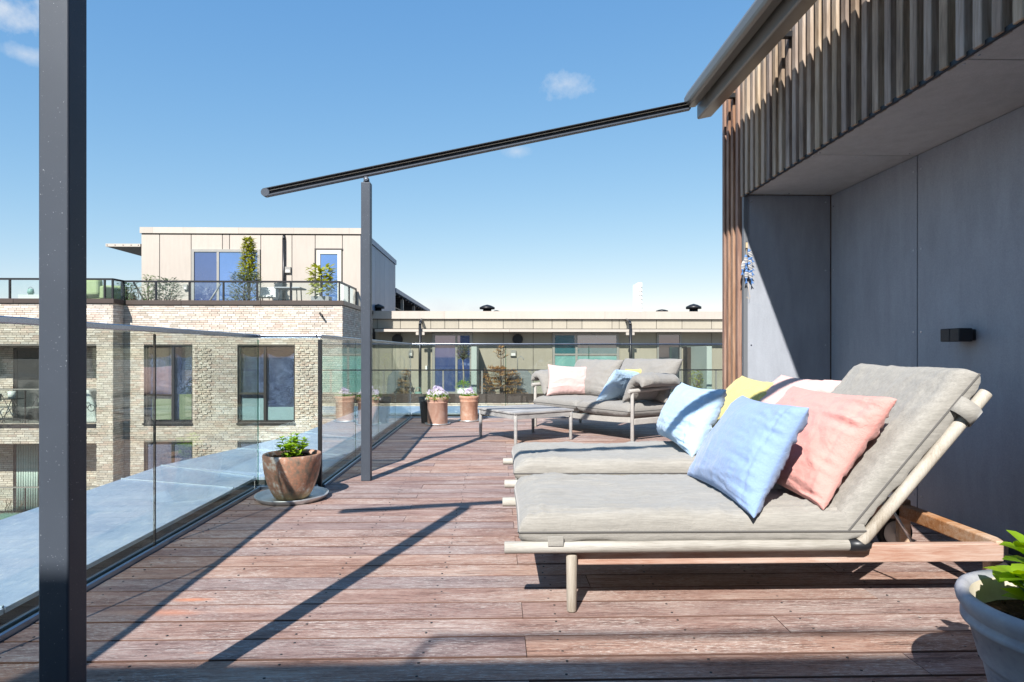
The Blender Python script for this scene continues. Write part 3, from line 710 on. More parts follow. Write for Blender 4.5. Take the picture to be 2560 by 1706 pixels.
# ------------------------------------------------------------------ sun loungers
def make_lounger(name, label, loc, ang, seed):
    t = thing(name, label, 'sun lounger', loc, 0, 'sun loungers side by side by the house')
    W = .725; zr_ = .252; a = R(ang); d = Vector((math.cos(a), 0, math.sin(a))); n_ = Vector((-math.sin(a), 0, math.cos(a)))
    piv = Vector((1.365, 0, zr_))
    for yy in (0, W):
        MB().cyl((-.01, yy, zr_), (1.325, yy, zr_), .0225, None, 20, True, .004).build('side_rail', M['teak_grey'], t)
        MB().tube([(1.32, yy, zr_), (1.385, yy, zr_-.001), (1.398, yy, zr_+.003), (1.406, yy, zr_+.012)], [.0237, .0237, .021, .013], 20).build('hinge_ferrule', M['black_metal'], t)
        p0 = piv+Vector((0, yy, .0))+d*.01; p1 = p0+d*.765
        MB().cyl(p0, p1, .0225, .024, 20, True, .004).build('back_rail', M['teak_grey_v'], t)
        yi = .045 if yy == 0 else W-.045
        MB().box((.24, yi-.017, .172), (1.975, yi+.017, .243)).build('beam', M['teak_raw'], t, .005, 2)
        MB().cyl((.25, yi-.03 if yy == 0 else yi+.03, 0), (.25, yi-.03 if yy == 0 else yi+.03, .222), .019, .0215, 20, True, .005).build('leg', M['teak_grey_v'], t)
        MB().box((1.935, yi+(.019 if yy == 0 else -.062), .06), (1.99, yi+(.062 if yy == 0 else -.019), .19 if yy == 0 else .275)).build('rear_leg', M['teak_raw'], t, .008, 2)
        wy = yi+.04 if yy else yi-.04
        wh = MB(); wh.lathe([(.001, -.014), (.058, -.014), (.062, -.010), (.062, .010), (.058, .014), (.001, .014)], (0,0,0), 36)
        ow = wh.build('wheel', M['pale_plastic'], t, loc=(1.97, wy, .088)); ow.rotation_euler = (R(90), 0, 0)
        ty = MB(); ty.lathe([(.063, -.016), (.084, -.015), (.088, -.008), (.088, .008), (.084, .015), (.063, .016), (.063, -.016)], (0,0,0), 36)
        ty.build('tyre', M['black_rubber'], ow)
        MB().cyl((0,0,-.02), (0,0,.02), .009, None, 12).build('axle', M['steel'], ow)
        yb_ = yi+(.03 if yy == 0 else -.03)
        MB().cyl(p0+d*.22+Vector((0, yb_-yy, -.012)), (1.64, yb_, .215), .006, None, 10).build('strut', M['steel'], t)
    MB().box((1.935, .03, .19), (1.985, W-.03, .252)).build('end_bar', M['teak_raw'], t, .006, 2)
    MB().box((.06, .02, .226), (.135, W-.02, .248)).build('foot_board', M['teak_grey'], t, .004, 1)
    for k in range(7):
        x = .24+k*.16; MB().box((x, .02, .228), (x+.06, W-.02, .246)).build('slat', M['teak_grey'], t, .003, 1)
    for k in range(4):
        c = piv+d*(.1+.18*k)
        MB().bar(c+Vector((0, .02, 0)), c+Vector((0, W-.02, 0)), .05, .016, n_).build('slat', M['teak_grey'], t, .003, 1)
    # seat cushion and back cushion
    zs_ = .312
    seat = puff('seat_cushion', 'canvas_grey', t, [(.045, -.012, zs_), (1.385, -.012, zs_-.004), (1.375, W+.008, zs_), (.05, W+.008, zs_)], .074, .044, 14., .006, (96, 60), .0085, (.012, .009, .010, .006), seed, .34, 30, piping='piping', ears=1)
    b0 = piv+d*.015+n_*.074; b1 = b0+d*.79
    puff('back_cushion', 'canvas_grey', t, [b0+Vector((0, -.012, 0)), b1+Vector((0, -.012, 0)), b1+Vector((0, W+.01, 0)), b0+Vector((0, W+.01, 0))], .070, .052, 14., .008, (68, 60), .0085, (.008, .012, .010, .006), seed+3, .34, 24, piping='piping')
    # elastic straps that hold the back cushion
    for yy in (0, W):
        c = piv+d*.66+Vector((0, yy, 0)); pts = []
        for k in range(15):
            th = 2*math.pi*k/14; pts.append((math.cos(th)*.036, math.sin(th)*.05+.022))
        mm = MB(); vs = []; fs = []
        for (pa, pb) in pts:
            for q in (-.035, .035): vs.append(c+Vector((0, pa*1.0+(-.004 if yy == 0 else .004), 0))+n_*pb+d*q)
        for k in range(14): fs.append((2*k, 2*k+1, 2*k+3, 2*k+2))
        mm.add(vs, fs, True); ob = mm.build('strap', M['canvas_grey'], t, fix=False)
        so = ob.modifiers.new('solid', 'SOLIDIFY'); so.thickness = .004
    mm = MB(); mm.box((.155, -.026, .262), (.215, -.0215, .30)); mm.build('tie', M['canvas_grey'], t, .002, 1)
    return t
make_lounger('sun_lounger', 'nearest teak sun lounger with steep backrest and grey cushions', (.04, 2.385, 0), 49.5, 1)
make_lounger('sun_lounger', 'farther teak sun lounger behind the nearest one, backrest set lower', (.055, 3.535, 0), 33, 5)

def pillow(label, mat, bl, br, tr, tl, T=.085, seed=0, conc=.075, wr=.006, gather=(.006, .016, .007, .006), group=None, groove=('u+', .2, .006), freq=9):
    o = puff('throw_pillow', mat, None, [bl, br, tr, tl], T*1.08, T*.95, 2.5, conc*1.25, (76, 76), wr*.9, gather, seed, .58, freq, groove)
    return tag(o, label, 'pillow', group)
# on the near lounger
pillow('cornflower blue linen pillow in front on the nearest lounger', 'linen_blue', (.935, 3.04, .395), (.975, 2.34, .370), (1.200, 2.365, .785), (1.215, 3.05, .785), .088, 1, .07, .005, (.004, .018, .007, .005))
pillow('coral linen pillow leaning on the backrest of the nearest lounger', 'linen_coral', (1.165, 3.06, .43), (1.270, 2.395, .385), (1.555, 2.385, .815), (1.47, 3.06, .83), .085, 2, .06, .006, (.006, .022, .008, .006))
# on the far lounger
pillow('pale sky blue linen pillow in front on the farther lounger', 'linen_sky', (1.13, 4.33, .42), (1.135, 3.60, .385), (1.36, 3.66, .775), (1.27, 4.25, .79), .10, 3, .08, .007, (.006, .022, .009, .006))
pillow('yellow linen pillow between sky blue and pale pink ones on the farther lounger', 'linen_yellow', (1.40, 4.34, .46), (1.46, 3.72, .44), (1.765, 3.72, .80), (1.70, 4.28, .835), .085, 4, .07, .006, (.004, .018, .007, .005))
pillow('pale pink linen pillow at the back of the farther lounger', 'linen_pink', (1.47, 3.94, .46), (1.60, 3.44, .45), (1.955, 3.42, .835), (1.80, 3.90, .855), .08, 5, .07, .006)

# ------------------------------------------------------------------ outdoor sofa, turned towards the table
sofa = thing('outdoor_sofa', 'two seat teak outdoor sofa with grey cushions at the end of the deck', 'sofa', (.52, 8.34, 0), math.atan2(-.832, .555))
SW, SD = 1.77, .80        # local x along the seat, y backwards
for (x, y_, z1) in ((0, 0, .545), (SW, 0, .545), (0, SD, .56), (SW, SD, .56)):
    MB().cyl((x, y_, 0), (x, y_, z1), .021, .019, 16, True, .004).build('leg', M['sofa_wood'], sofa)
for x in (0, SW):
    MB().cyl((x, -.055, .56), (x, SD+.05, .60), .024, None, 16, True, .004).build('arm_rest', M['sofa_wood'], sofa)
    MB().box((x-.018, .02, .19), (x+.018, SD-.02, .255)).build('side_beam', M['sofa_wood'], sofa, .004, 1)
m = MB(); pts = []
for k in range(9):
    s = k/8; pts.append(((SW)*s, 0, .215+.03*(2*s-1)**2))
for p, q in zip(pts[:-1], pts[1:]): m.bar(p, q, .03, .06)
m.build('front_beam', M['sofa_wood'], sofa)
MB().box((.0, SD-.016, .20), (SW, SD+.016, .26)).build('back_beam', M['sofa_wood'], sofa, .004, 1)
MB().cyl((-.02, SD, .62), (SW+.02, SD, .62), .022, None, 14).build('back_rail', M['sofa_wood'], sofa)
for k in range(8):
    x = .12+k*.21; MB().box((x, .02, .235), (x+.07, SD-.02, .252)).build('slat', M['sofa_wood'], sofa)
for i, (x0, x1) in enumerate(((.015, .885), (.885, 1.765))):
    puff('seat_cushion', 'sofa_canvas', sofa, [(x0, -.05, .335), (x1, -.05, .335), (x1, .70, .335), (x0, .70, .335)], .088, .075, 7., .01, (40, 40), .006, (.006, .008, .010, .0), 11+i, .42, 12, piping='piping')
for i, (x0, x1, zt) in enumerate(((-.03, .85, .89), (.875, 1.81, .91))):
    puff('back_cushion', 'sofa_canvas', sofa, [(x0, .52, .41), (x1, .52, .41), (x1, .80, zt), (x0, .80, zt)], .125, .095, 3.0, .06, (48, 48), .010, (.012, .014, .004, .012), 21+i, .5, 12, piping='piping')
# side cushions folded over the arm rests
def arm_cushion(xc, s, seed):
    prof = [(.17*s, .44), (.125*s, .50), (.10*s, .58), (.055*s, .65), (-.01*s, .685), (-.09*s, .67), (-.125*s, .61)]
    o_ = puff('arm_cushion', 'sofa_canvas', sofa, [(0,0,0),(1,0,0),(1,1,0),(0,1,0)], .09, .05, 5., .03, (44, 36), .009, (.012, .014, .01, .01), seed, .45, 10)
    me = o_.data
    for v in me.vertices:                       # bend the flat cushion over the bar
        u, q, h = v.co
        t_ = min(max(u, 0), 1)*(len(prof)-1); i = min(int(t_), len(prof)-2); f = t_-i
        a = Vector((prof[i][0], 0, prof[i][1])); b = Vector((prof[i+1][0], 0, prof[i+1][1])); p = a.lerp(b, f)
        d_ = (b-a).normalized(); nn = Vector((d_.z, 0, -d_.x))*(-s if s > 0 else -s)
        if nn.z < -.2: nn = -nn
        nn = Vector((-d_.z*s, 0, d_.x*s)); nn = nn if (nn.x*(-s)*0+nn.z) > -.9 else -nn
        out_ = p-Vector((.02*s, 0, .50)); nn = nn if nn.dot(out_) > 0 else -nn
        v.co = Vector((xc, .02+q*.62, 0))+p+nn*h*.8
    return o_
arm_cushion(0, 1, 31); arm_cushion(SW, -1, 32)
pillow('blush pink pillow standing at the left end of the sofa', 'linen_blush', (.655, 8.16, .425), (1.27, 8.30, .425), (1.255, 8.42, .80), (.68, 8.26, .835), .085, 6, .07, .006, (.008, .012, .006, .006))
pillow('ice blue pillow leaning on the right arm of the sofa', 'linen_sky', (1.16, 7.22, .43), (1.62, 7.70, .43), (1.76, 7.56, .78), (1.37, 7.10, .80), .075, 7, .07, .006)
pillow('small yellow pillow behind the ice blue one on the sofa', 'linen_yellow', (1.42, 7.55, .46), (1.80, 7.82, .46), (1.86, 7.62, .80), (1.52, 7.32, .80), .06, 8, .07, .006)

# ------------------------------------------------------------------ coffee table
tb = thing('coffee_table', 'square weathered grey teak coffee table in front of the sofa', 'table', (.20, 6.67, 0), R(31.5))
TW = .79
for (x, y_) in ((.02, .02), (TW-.02, .02), (TW-.02, TW-.02), (.02, TW-.02)):
    MB().cyl((x, y_, 0), (x, y_, .325), .0175, .021, 16, True, .004).build('leg', M['table_wood'], tb)
for k in range(7):
    y0 = -.008+k*(TW+.016)/7
    MB().box((-.008, y0+.0015, .326), (TW+.008, y0+(TW+.016)/7-.0015, .348)).build('top_board', M['table_wood'], tb, .003, 1)
MB().box((.035, .004, .272), (TW-.035, .026, .325)).build('apron', M['table_wood'], tb, .002, 1)
MB().box((.035, TW-.026, .272), (TW-.035, TW-.004, .325)).build('apron', M['table_wood'], tb, .002, 1)
MB().box((.004, .035, .272), (.026, TW-.035, .325)).build('apron', M['table_wood'], tb, .002, 1)
MB().box((TW-.026, .035, .272), (TW-.004, TW-.035, .325)).build('apron', M['table_wood'], tb, .002, 1)

# ================================================================== pots and plants
def leaf_add(m, base, d, up, L, W, curl=.25, fold=.25):
    d = Vector(d).normalized(); up = Vector(up); sd_ = d.cross(up)
    sd_ = sd_.normalized() if sd_.length > 1e-5 else d.orthogonal().normalized(); up = sd_.cross(d).normalized()
    vs = []; ws = (.12, .75, 1., .72, .04); ts = (0, .22, .5, .78, 1.)
    for t_, w_ in zip(ts, ws):
        c = Vector(base)+d*L*t_*(1-.15*curl*t_)-up*L*curl*t_*t_
        vs += [c-sd_*W*.5*w_+up*W*fold*w_*.5, c, c+sd_*W*.5*w_+up*W*fold*w_*.5]
    fs = []
    for k in range(4): fs += [(3*k, 3*k+1, 3*k+4, 3*k+3), (3*k+1, 3*k+2, 3*k+5, 3*k+4)]
    m.add(vs, fs, True)
def rdir(rg, zlo=-.2, zhi=1.):
    t_ = rg.uniform(0, 2*math.pi); z_ = rg.uniform(zlo, zhi); r_ = math.sqrt(max(0, 1-z_*z_)); return Vector((r_*math.cos(t_), r_*math.sin(t_), z_))
def leafy(name, label, cat, c, stems, h, spread, L, W, mat, seed, stem_mat='leaf_mid', per=5, group=None, lean=(0,0)):
    rg = random.Random(seed); t = thing(name, label, cat, c, 0, group); ml = MB(); ms = MB()
    for s in range(stems):
        a = rg.uniform(0, 2*math.pi); rr = math.sqrt(rg.random()); hh = h*rg.uniform(.6, 1.)*(1-.35*rr)
        p0 = Vector((math.cos(a), math.sin(a), 0))*rr*spread*.4; p1 = Vector((math.cos(a), math.sin(a), 0))*rr*spread+Vector((lean[0], lean[1], hh)); pm = (p0+p1)/2+Vector((0,0,hh*.12))
        ms.tube([p0, pm, p1], [.003*L/.05, .0025*L/.05, .0015*L/.05], 5)
        for k in range(per):
            t_ = (k+1)/per; p = p0.lerp(pm, t_*2) if t_ < .5 else pm.lerp(p1, t_*2-1)
            aa = rg.uniform(0, 6.28)
            for q in range(2 if k < per-1 else 4):
                an = aa+q*(math.pi if k < per-1 else math.pi/2); up_ = .25+.5*t_
                d_ = Vector((math.cos(an), math.sin(an), up_+rg.uniform(-.25, .25)))
                sc = rg.uniform(.65, 1.1)*(1-.35*(t_ > .9))
                leaf_add(ml, p, d_, (0, 0, 1), L*sc, W*sc, rg.uniform(.1, .6), rg.uniform(.1, .5))
    ms.build('stems', M[stem_mat], t); tag(ml.build('leaves', M[mat], t, fix=False), kind='stuff')
    return t
def soil_disc(parent, r, z, seed):
    rg = random.Random(seed); m = MB(); prof = [(.0005, z+.008)]+[(r*k/8, z+.008*math.cos(k/8*1.5)) for k in range(1, 9)]
    m.lathe(prof, (0,0,0), 32)
    m.v = [(x, y_, zz+(.007*noise.noise(Vector((x*60, y_*60, seed)))) ) for x, y_, zz in m.v]
    for k in range(60):
        a = rg.uniform(0, 6.28); q = r*math.sqrt(rg.random())*.92; s = rg.uniform(.003, .008)
        m.box((math.cos(a)*q-s, math.sin(a)*q-s, z+.002), (math.cos(a)*q+s, math.sin(a)*q+s, z+.006+s*1.4))
    return m.build('soil', M['soil'], parent)

# weathered pot by the corner of the balustrade
P1 = (-1.395, 4.30, 0)
sc = thing('saucer', 'wide galvanised metal saucer under the weathered terracotta pot', 'saucer', P1)
MB().lathe([(.001, .006), (.205, .006), (.215, .012), (.236, .034), (.242, .034), (.240, .028), (.222, .004), (.21, .0), (.001, .0)], (0,0,0), 56).build('dish', M['galvanised'], sc)
t = thing('plant_pot', 'weathered rounded terracotta pot by the balustrade corner', 'plant pot', (P1[0], P1[1], .008))
MB().lathe([(.001, 0), (.104, 0), (.118, .012), (.150, .075), (.172, .14), (.185, .205), (.191, .262), (.192, .292), (.186, .300), (.176, .299), (.170, .290), (.168, .25), (.16, .2), (.001, .2)], (0,0,0), 56, True, .012).build('vessel', M['terracotta_old'], t)
soil_disc(t, .166, .268, 3)
leafy('mint_plant', 'bright green mint plant in the weathered terracotta pot', 'plant', (P1[0]-.005, P1[1], .275), 15, .18, .115, .052, .034, 'leaf_mint', 4, 'leaf_mid', 6)

# large white-washed pot in the near right corner
P2 = (1.485, 1.545, 0)
t = thing('plant_pot', 'large whitewashed clay pot with ringed rim in the near right corner', 'plant pot', P2)
MB().lathe([(.001, 0), (.165, 0), (.172, .01), (.205, .17), (.208, .178), (.213, .182), (.216, .19), (.237, .272), (.246, .276), (.254, .284), (.254, .296), (.246, .304), (.250, .310), (.263, .33), (.266, .346), (.261, .358), (.250, .362), (.238, .357), (.232, .345)], (0,0,0), 72, True, .006).build('vessel', M['whitewashed_clay'], t)
MB().lathe([(.232, .346), (.228, .30), (.222, .24), (.001, .24)], (0,0,0), 72).build('inside', M['clay_inside'], t)
soil_disc(t, .223, .285, 8)
leafy('hydrangea', 'large leaved bright green plant in the whitewashed pot', 'plant', (P2[0]+.02, P2[1]+.04, .275), 15, .24, .19, .105, .085, 'leaf_big', 9, 'leaf_mid', 3)

# two straight terracotta pots with flowers at the far end
def flower_pot(c, R_, H, mat, label, seed, plabel, fr, fh, slabel):
    s_ = thing('saucer', slabel, 'saucer', c); MB().lathe([(.001, .004), (R_*1.0, .004), (R_*1.08, .022), (R_*1.12, .022), (R_*1.02, .0), (.001, .0)], (0,0,0), 40).build('dish', M['galvanised'], s_)
    t = thing('plant_pot', label, 'plant pot', (c[0], c[1], .006))
    MB().lathe([(.001, 0), (R_*.84, 0), (R_*.87, .01), (R_*.88, H-.085), (R_*.91, H-.08), (R_*.91, H-.07), (R_*.88, H-.065), (R_*.91, H-.058), (R_*.9, H-.05), (R_*.99, H-.032), (R_*1.0, H-.012), (R_*.97, H), (R_*.86, H), (R_*.83, H-.02), (.001, H-.03)], (0,0,0), 48).build('vessel', M[mat], t)
    soil_disc(t, R_*.82, H-.035, seed)
    rg = random.Random(seed); p = thing('flowering_plant', plabel, 'plant', (c[0], c[1], H-.03)); pet = MB(); pv = MB(); lf = MB(); st = MB()
    for k in range(2000):
        d_ = rdir(rg, -.05, 1.); lump = .8+.35*noise.noise(d_*2.2+Vector((seed, 0, 0)))
        rr = fr*lump*rg.uniform(.86, 1.08); q = Vector((d_.x*rr, d_.y*rr, d_.z*fh*lump*rg.uniform(.9, 1.1)+.015))
        if d_.y < -.1 and d_.z < .42 and rg.random() < .72:
            leaf_add(lf, q*.9, d_+rdir(rg)*.6, (0,0,1), .04, .014, .3, .2); continue
        tgt = pv if (d_.z > .6 and d_.y > .2 and rg.random() < .5) else pet
        s = rg.uniform(.006, .0105); nn = (d_+rdir(rg)*.7).normalized(); a_ = nn.orthogonal().normalized(); b_ = nn.cross(a_)
        for w_ in range(4):
            th = w_*math.pi/2+rg.uniform(0, .5); e = a_*math.cos(th)+b_*math.sin(th); f_ = a_*math.cos(th+1.57)+b_*math.sin(th+1.57)
            tgt.add([q, q+e*s*.9+f_*s*.45+nn*.002, q+e*s*1.5, q+e*s*.9-f_*s*.45+nn*.002], [(0,1,2,3)])
    for k in range(500):
        d_ = rdir(rg, -.1, .9); q = Vector((d_.x*fr*.82, d_.y*fr*.82, abs(d_.z)*fh*.75+.01))*rg.uniform(.6, 1.)
        leaf_add(lf, q, d_+rdir(rg)*.7, (0,0,1), rg.uniform(.025, .05), .012, .3, .2)
    for k in range(30):
        d_ = rdir(rg, .2, .95); st.tube([(0,0,0), (d_.x*fr*.5, d_.y*fr*.5, fh*.5*d_.z), (d_.x*fr*.9, d_.y*fr*.9, fh*.85*d_.z)], .002, 4)
    st.build('stems', M['leaf_mid'], p); tag(lf.build('leaves', M['leaf_mint'], p, fix=False), kind='stuff'); tag(pet.build('blossoms', M['petal_lilac'], p, fix=False), kind='stuff')
    if pv.v: tag(pv.build('violet_blossoms', M['petal_violet'], p, fix=False), kind='stuff')
flower_pot((-.81, 8.62, 0), .158, .375, 'terracotta_rose', 'left of two straight terracotta pots, in front of a dark planter', 41, 'spreading lilac flowers in the left straight terracotta pot', .175, .17, 'saucer under the left straight terracotta pot')
flower_pot((-.395, 9.02, 0), .145, .36, 'terracotta', 'right of two straight terracotta pots, beside the coffee table', 43, 'small lilac flower bush in the right straight terracotta pot', .12, .135, 'saucer under the right straight terracotta pot')
t = thing('tall_planter', 'dark slim tapering planter half hidden behind the left straight pot', 'plant pot', (-.975, 8.80, 0))
MB().lathe([(.001, 0), (.075, 0), (.08, .01), (.105, .29), (.112, .295), (.120, .36), (.112, .365), (.10, .30), (.001, .28)], (0,0,0), 36).build('vessel', M['black_plastic'], t)
leafy('small_plant', 'few dark leaves in the slim planter behind the left straight pot', 'plant', (-.975, 8.80, .30), 9, .17, .10, .04, .014, 'leaf_mid', 12)

# ------------------------------------------------------------------ string of painted wooden fish hanging by the recess
fx, fy = XC+.028, YR-.025
fo = thing('hanging_fish', 'string of blue and white striped wooden fish hanging at the recess corner', 'ornament', (fx, fy, 1.66)); fo.scale = (.85, .85, .85)
MB().cyl((0, .012, .20), (0, -.012, .20), .006, None, 10).build('peg', M['steel'], fo)
MB().box((-.008, -.012, .145), (.008, .004, .195)).build('wooden_tag', M['cord'], fo, .002, 1)
MB().tube([(0, 0, .2), (.003, -.004, .05), (-.002, -.004, -.12)], .0015, 5).build('cord', M['cord'], fo)
def fish(c, tilt, L=.105, yaw=0.):
    e = bpy.data.objects.new('fish', None); COL.objects.link(e); e.parent = fo; e.location = c; e.rotation_euler = (0, tilt, yaw); e.scale = (.9, .9, .9)
    n = 14; prof = []
    for k in range(n+1):
        s = k/n; prof.append((.0215*math.sin(math.pi*min(1, s*.92+.06))**.75, -s*L))
    def part(nm, s0, s1, mat):
        pr = [p for k, p in enumerate(prof) if s0 <= k/n <= s1+1e-6]
        m_ = MB(); m_.lathe(pr, (0,0,0), 14); m_.v = [(x, y_*.45, z_) for x, y_, z_ in m_.v]; m_.build(nm, M[mat], e)
    part('head', 0, .22, 'fish_blue' if tilt < .1 else 'fish_white'); 
    bands = [(.215+.071*k, .215+.071*(k+1)) for k in range(8)]
    for k in range(3, 11): part('stripe', k/n, (k+1)/n, 'fish_navy' if k % 2 else 'fish_white')
    part('tail_root', 11/n, 1, 'fish_blue')
    MB().prism([(0, -L*.93), (.018, -L-.038), (.004, -L-.028), (-.012, -L-.04)], (0, -.003, 0), (0, .003, 0), (1,0,0), (0,0,1)).build('tail', M['fish_blue'], e)
for (c, tl) in (((.014, -.012, .135), -.32), ((-.012, -.016, .085), -.02), ((.016, -.010, .062), -.30), ((-.030, -.014, .03), .12), ((.012, -.020, .02), -.30), ((-.006, -.022, -.045), .05), ((.020, -.014, -.05), -.22)):
    fish(c, tl)
MB().tube([(.01, -.006, -.15), (.02, -.006, -.24), (.03, -.006, -.29), (.022, -.006, -.31), (-.0, -.006, -.29)], .0012, 5).build('loose_cord', M['cord'], fo)
# ================================================================== neighbouring brick building
YB, YL, XE = 19.3, 18.75, -4.73          # main facade, projecting left block, right-hand corner
ZCOP, ZCT = 2.43, 2.57                   # underside and top of the brown coping
COURSE, BL = .0667, .240
brick_b = thing('brick_building', 'pale brick apartment building across the courtyard with dark framed windows', 'building')
brg = random.Random(5)
PAL = [(.56,.49,.42), (.60,.54,.46), (.50,.44,.37), (.57,.48,.40), (.63,.57,.50), (.52,.41,.34), (.56,.51,.45), (.47,.40,.33)]
def brick_rows(x0, x1, z0, z1, holes):
    """list of bricks (xa, xb, za, zb) laid in running bond around the holes"""
    res = []; nrow = int((z1-z0)/COURSE)
    for k in range(nrow):
        zb = z1-(k+1)*COURSE; zt = zb+COURSE-.0115
        free = [(x0, x1)]
        for (a, b, c, d_) in holes:
            if c < zt-.012 and d_ > zb+.012:
                nf = []
                for (p, q) in free:
                    if b <= p or a >= q: nf.append((p, q)); continue
                    if a > p: nf.append((p, a))
                    if b < q: nf.append((b, q))
                free = nf
        off = (k % 2)*BL/2+(.06 if k % 3 == 0 else 0)
        for (p, q) in free:
            i = math.floor((p-x0-off)/BL)
            while x0+off+i*BL < q:
                a = max(p, x0+off+i*BL); b = min(q, x0+off+(i+1)*BL)
                if b-a > .03: res.append((a+.0055, b-.0055, zb, zt))
                i += 1
    return res
BRICK_SRC = []
def get_brick_mesh(i):
    while len(BRICK_SRC) <= i:
        m = MB(); m.box((0, 0, 0), (BL-.011, .035, COURSE-.0115)); c = PAL[len(BRICK_SRC) % len(PAL)]; m.c = [c]*8
        o = m.build('brick', M['brick'], brick_b); BRICK_SRC.append(o)
    return BRICK_SRC[i]
def place_bricks(rows, Y, single=0, key=None):
    st = MB(); st.c = []; cnt = 0
    rows = sorted(rows, key=key) if key else rows
    for (a, b, c, d_) in rows:
        fr = Y-brg.uniform(0, .006)
        if cnt < single and abs((b-a)-(BL-.011)) < .002:
            src = get_brick_mesh(brg.randrange(8))
            o = src if src.get('placed') is None else src.copy()
            if o is not src: COL.objects.link(o)
            else: src['placed'] = 1
            o.location = (a, fr, c); cnt += 1
        else:
            col = Vector(brg.choice(PAL))*brg.uniform(.86, 1.08); st.box((a, fr, c), (b, Y+.035, d_)); st.c += [tuple(col)]*8
    return st
def mortar_wall(x0, x1, z0, z1, Y, holes, rev=.16):
    xs = sorted({x0, x1, *[min(max(h[i], x0), x1) for h in holes for i in (0, 1)]}); zz = sorted({z0, z1, *[min(max(h[i], z0), z1) for h in holes for i in (2, 3)]})
    m = MB()
    for a, b in zip(xs[:-1], xs[1:]):
        for c, d_ in zip(zz[:-1], zz[1:]):
            if any(h[0] < (a+b)/2 < h[1] and h[2] < (c+d_)/2 < h[3] for h in holes): continue
            m.add([(a, Y, c), (b, Y, c), (b, Y, d_), (a, Y, d_)], [(0,1,2,3)])
    for h in holes:
        a, b, c, d_ = h
        for (p, q) in (((a, c), (b, c)), ((b, c), (b, d_)), ((b, d_), (a, d_)), ((a, d_), (a, c))):
            m.add([(p[0], Y, p[1]), (q[0], Y, q[1]), (q[0], Y+rev, q[1]), (p[0], Y+rev, p[1])], [(0,1,2,3)])
    return m
XRET = AX(282.5, YL)
ZBOT = -5.2
def rect(x0, x1, y0, y1, Y): return (AX(x0, Y), AX(x1, Y), AZ(y1, Y), AZ(y0, Y))
W = {}
W['a'] = rect(360, 481, 864, 1056, YB); W['b'] = rect(594, 737, 864, 1056, YB)
W['c'] = rect(360, 481, 1103, 1295, YB); W['d'] = rect(594, 737, 1103, 1295, YB)
HL = [rect(-180, 241, 865, 1057, YL), rect(-180, 241, 1106, 1298, YL)]
main_holes = list(W.values())
rm = brick_rows(XRET, XE, ZBOT, ZCOP, main_holes); rl = brick_rows(-17.5, XRET, ZBOT, ZCOP, HL)
def vis(r):  # nearest the eye line first
    return abs((r[2]+r[3])/2-1.4)+.25*abs((r[0]+r[1])/2+8)
s1 = place_bricks(rl, YL, 90, lambda r: abs((r[2]+r[3])/2-1.9)+.6*abs((r[0]+r[1])/2+12.5)); s2 = place_bricks(rm, YB, 205, vis)
s1.v += []
tag(s1.build('brickwork', M['brick'], brick_b, fix=False), kind='stuff'); tag(s2.build('brickwork', M['brick'], brick_b, fix=False), kind='stuff')
mw = mortar_wall(-17.5, XRET, ZBOT, ZCOP, YL+.012, HL, 1.1); mw.build('wall', M['mortar'], brick_b, fix=False)
mw = mortar_wall(XRET, XE, ZBOT, ZCOP, YB+.012, main_holes, .50); mw.build('wall', M['mortar'], brick_b, fix=False)
# return face of the left block, and the long right-hand side
def side_bricks(X, y0, y1, z0, z1, holes=()):
    st = MB(); st.c = []
    for (a, b, c, d_) in brick_rows(y0, y1, z0, z1, holes):
        col = Vector(brg.choice(PAL))*brg.uniform(.86, 1.08); st.box((X-.035, a, c), (X+brg.uniform(0, .006), b, d_)); st.c += [tuple(col)]*8
    tag(st.build('brickwork', M['brick'], brick_b, fix=False), kind='stuff')
    MB().box((X-.3, y0, z0), (X-.012, y1, z1)).build('wall', M['mortar'], brick_b)
side_bricks(XRET, YL, YB, ZBOT, ZCOP); side_bricks(XE, YB, 24.0, ZBOT, ZCOP)
MB().box((-17.5, YB+.6, -12.9), (XE-.35, 30.0, ZCOP)).build('core', M['gutter_dark'], brick_b)
MB().box((-17.5, YL+.1, -12.9), (XE-.05, YB+.5, ZBOT)).build('base_wall', M['mortar'], brick_b)
# brown coping in lengths
def coping(a, b, nm='coping'): MB().box(a, b).build(nm, M['brown_metal'], brick_b, .006, 1)
coping((-17.5, YL-.05, ZCOP), (-14.2, YL+.35, ZCT)); coping((-14.195, YL-.05, ZCOP), (XRET+.05, YL+.35, ZCT)); coping((XRET-.3, YL+.352, ZCOP), (XRET+.05, YB-.05, ZCT))
xc = [XRET+.0, -9.6, -7.2, XE+.05]
for a, b in zip(xc[:-1], xc[1:]): coping((a+.003+(.05 if a == XRET else 0), YB-.05, ZCOP), (b, YB+.35, ZCT))
coping((XE-.3, YB+.352, ZCOP), (XE+.05, 24.0, ZCT))
MB().box((-17.4, YB+.1, ZCOP-.3), (XE-.3, 30, ZCOP-.10)).build('terrace_floor', M['concrete'], brick_b)
# ornamental panels of projecting headers beside the windows
pj = MB(); pj.c = []
for (x0, y0, y1) in ((481, 864, 1050), (737, 864, 1050), (481, 1103, 1240), (737, 1103, 1240)):
    xa = AX(x0, YB)+.05; zt = AZ(y0, YB); zb = AZ(y1, YB); k = 0; k0_ = math.ceil((ZCOP-zt)/COURSE)
    while True:
        z_ = ZCOP-(k0_+k+1)*COURSE
        if z_ < zb: break
        for i in range(4):
            if (k+i) % 2 == 0:
                xx = xa+i*.135+(.03 if k % 4 > 1 else 0); c = Vector(brg.choice(PAL))*brg.uniform(.9, 1.05)
                pj.box((xx, YB-.032, z_), (xx+.10, YB+.01, z_+COURSE-.0115)); pj.c += [tuple(c)]*8
        k += 1
tag(pj.build('projecting_bricks', M['brick'], brick_b, fix=False), kind='stuff')
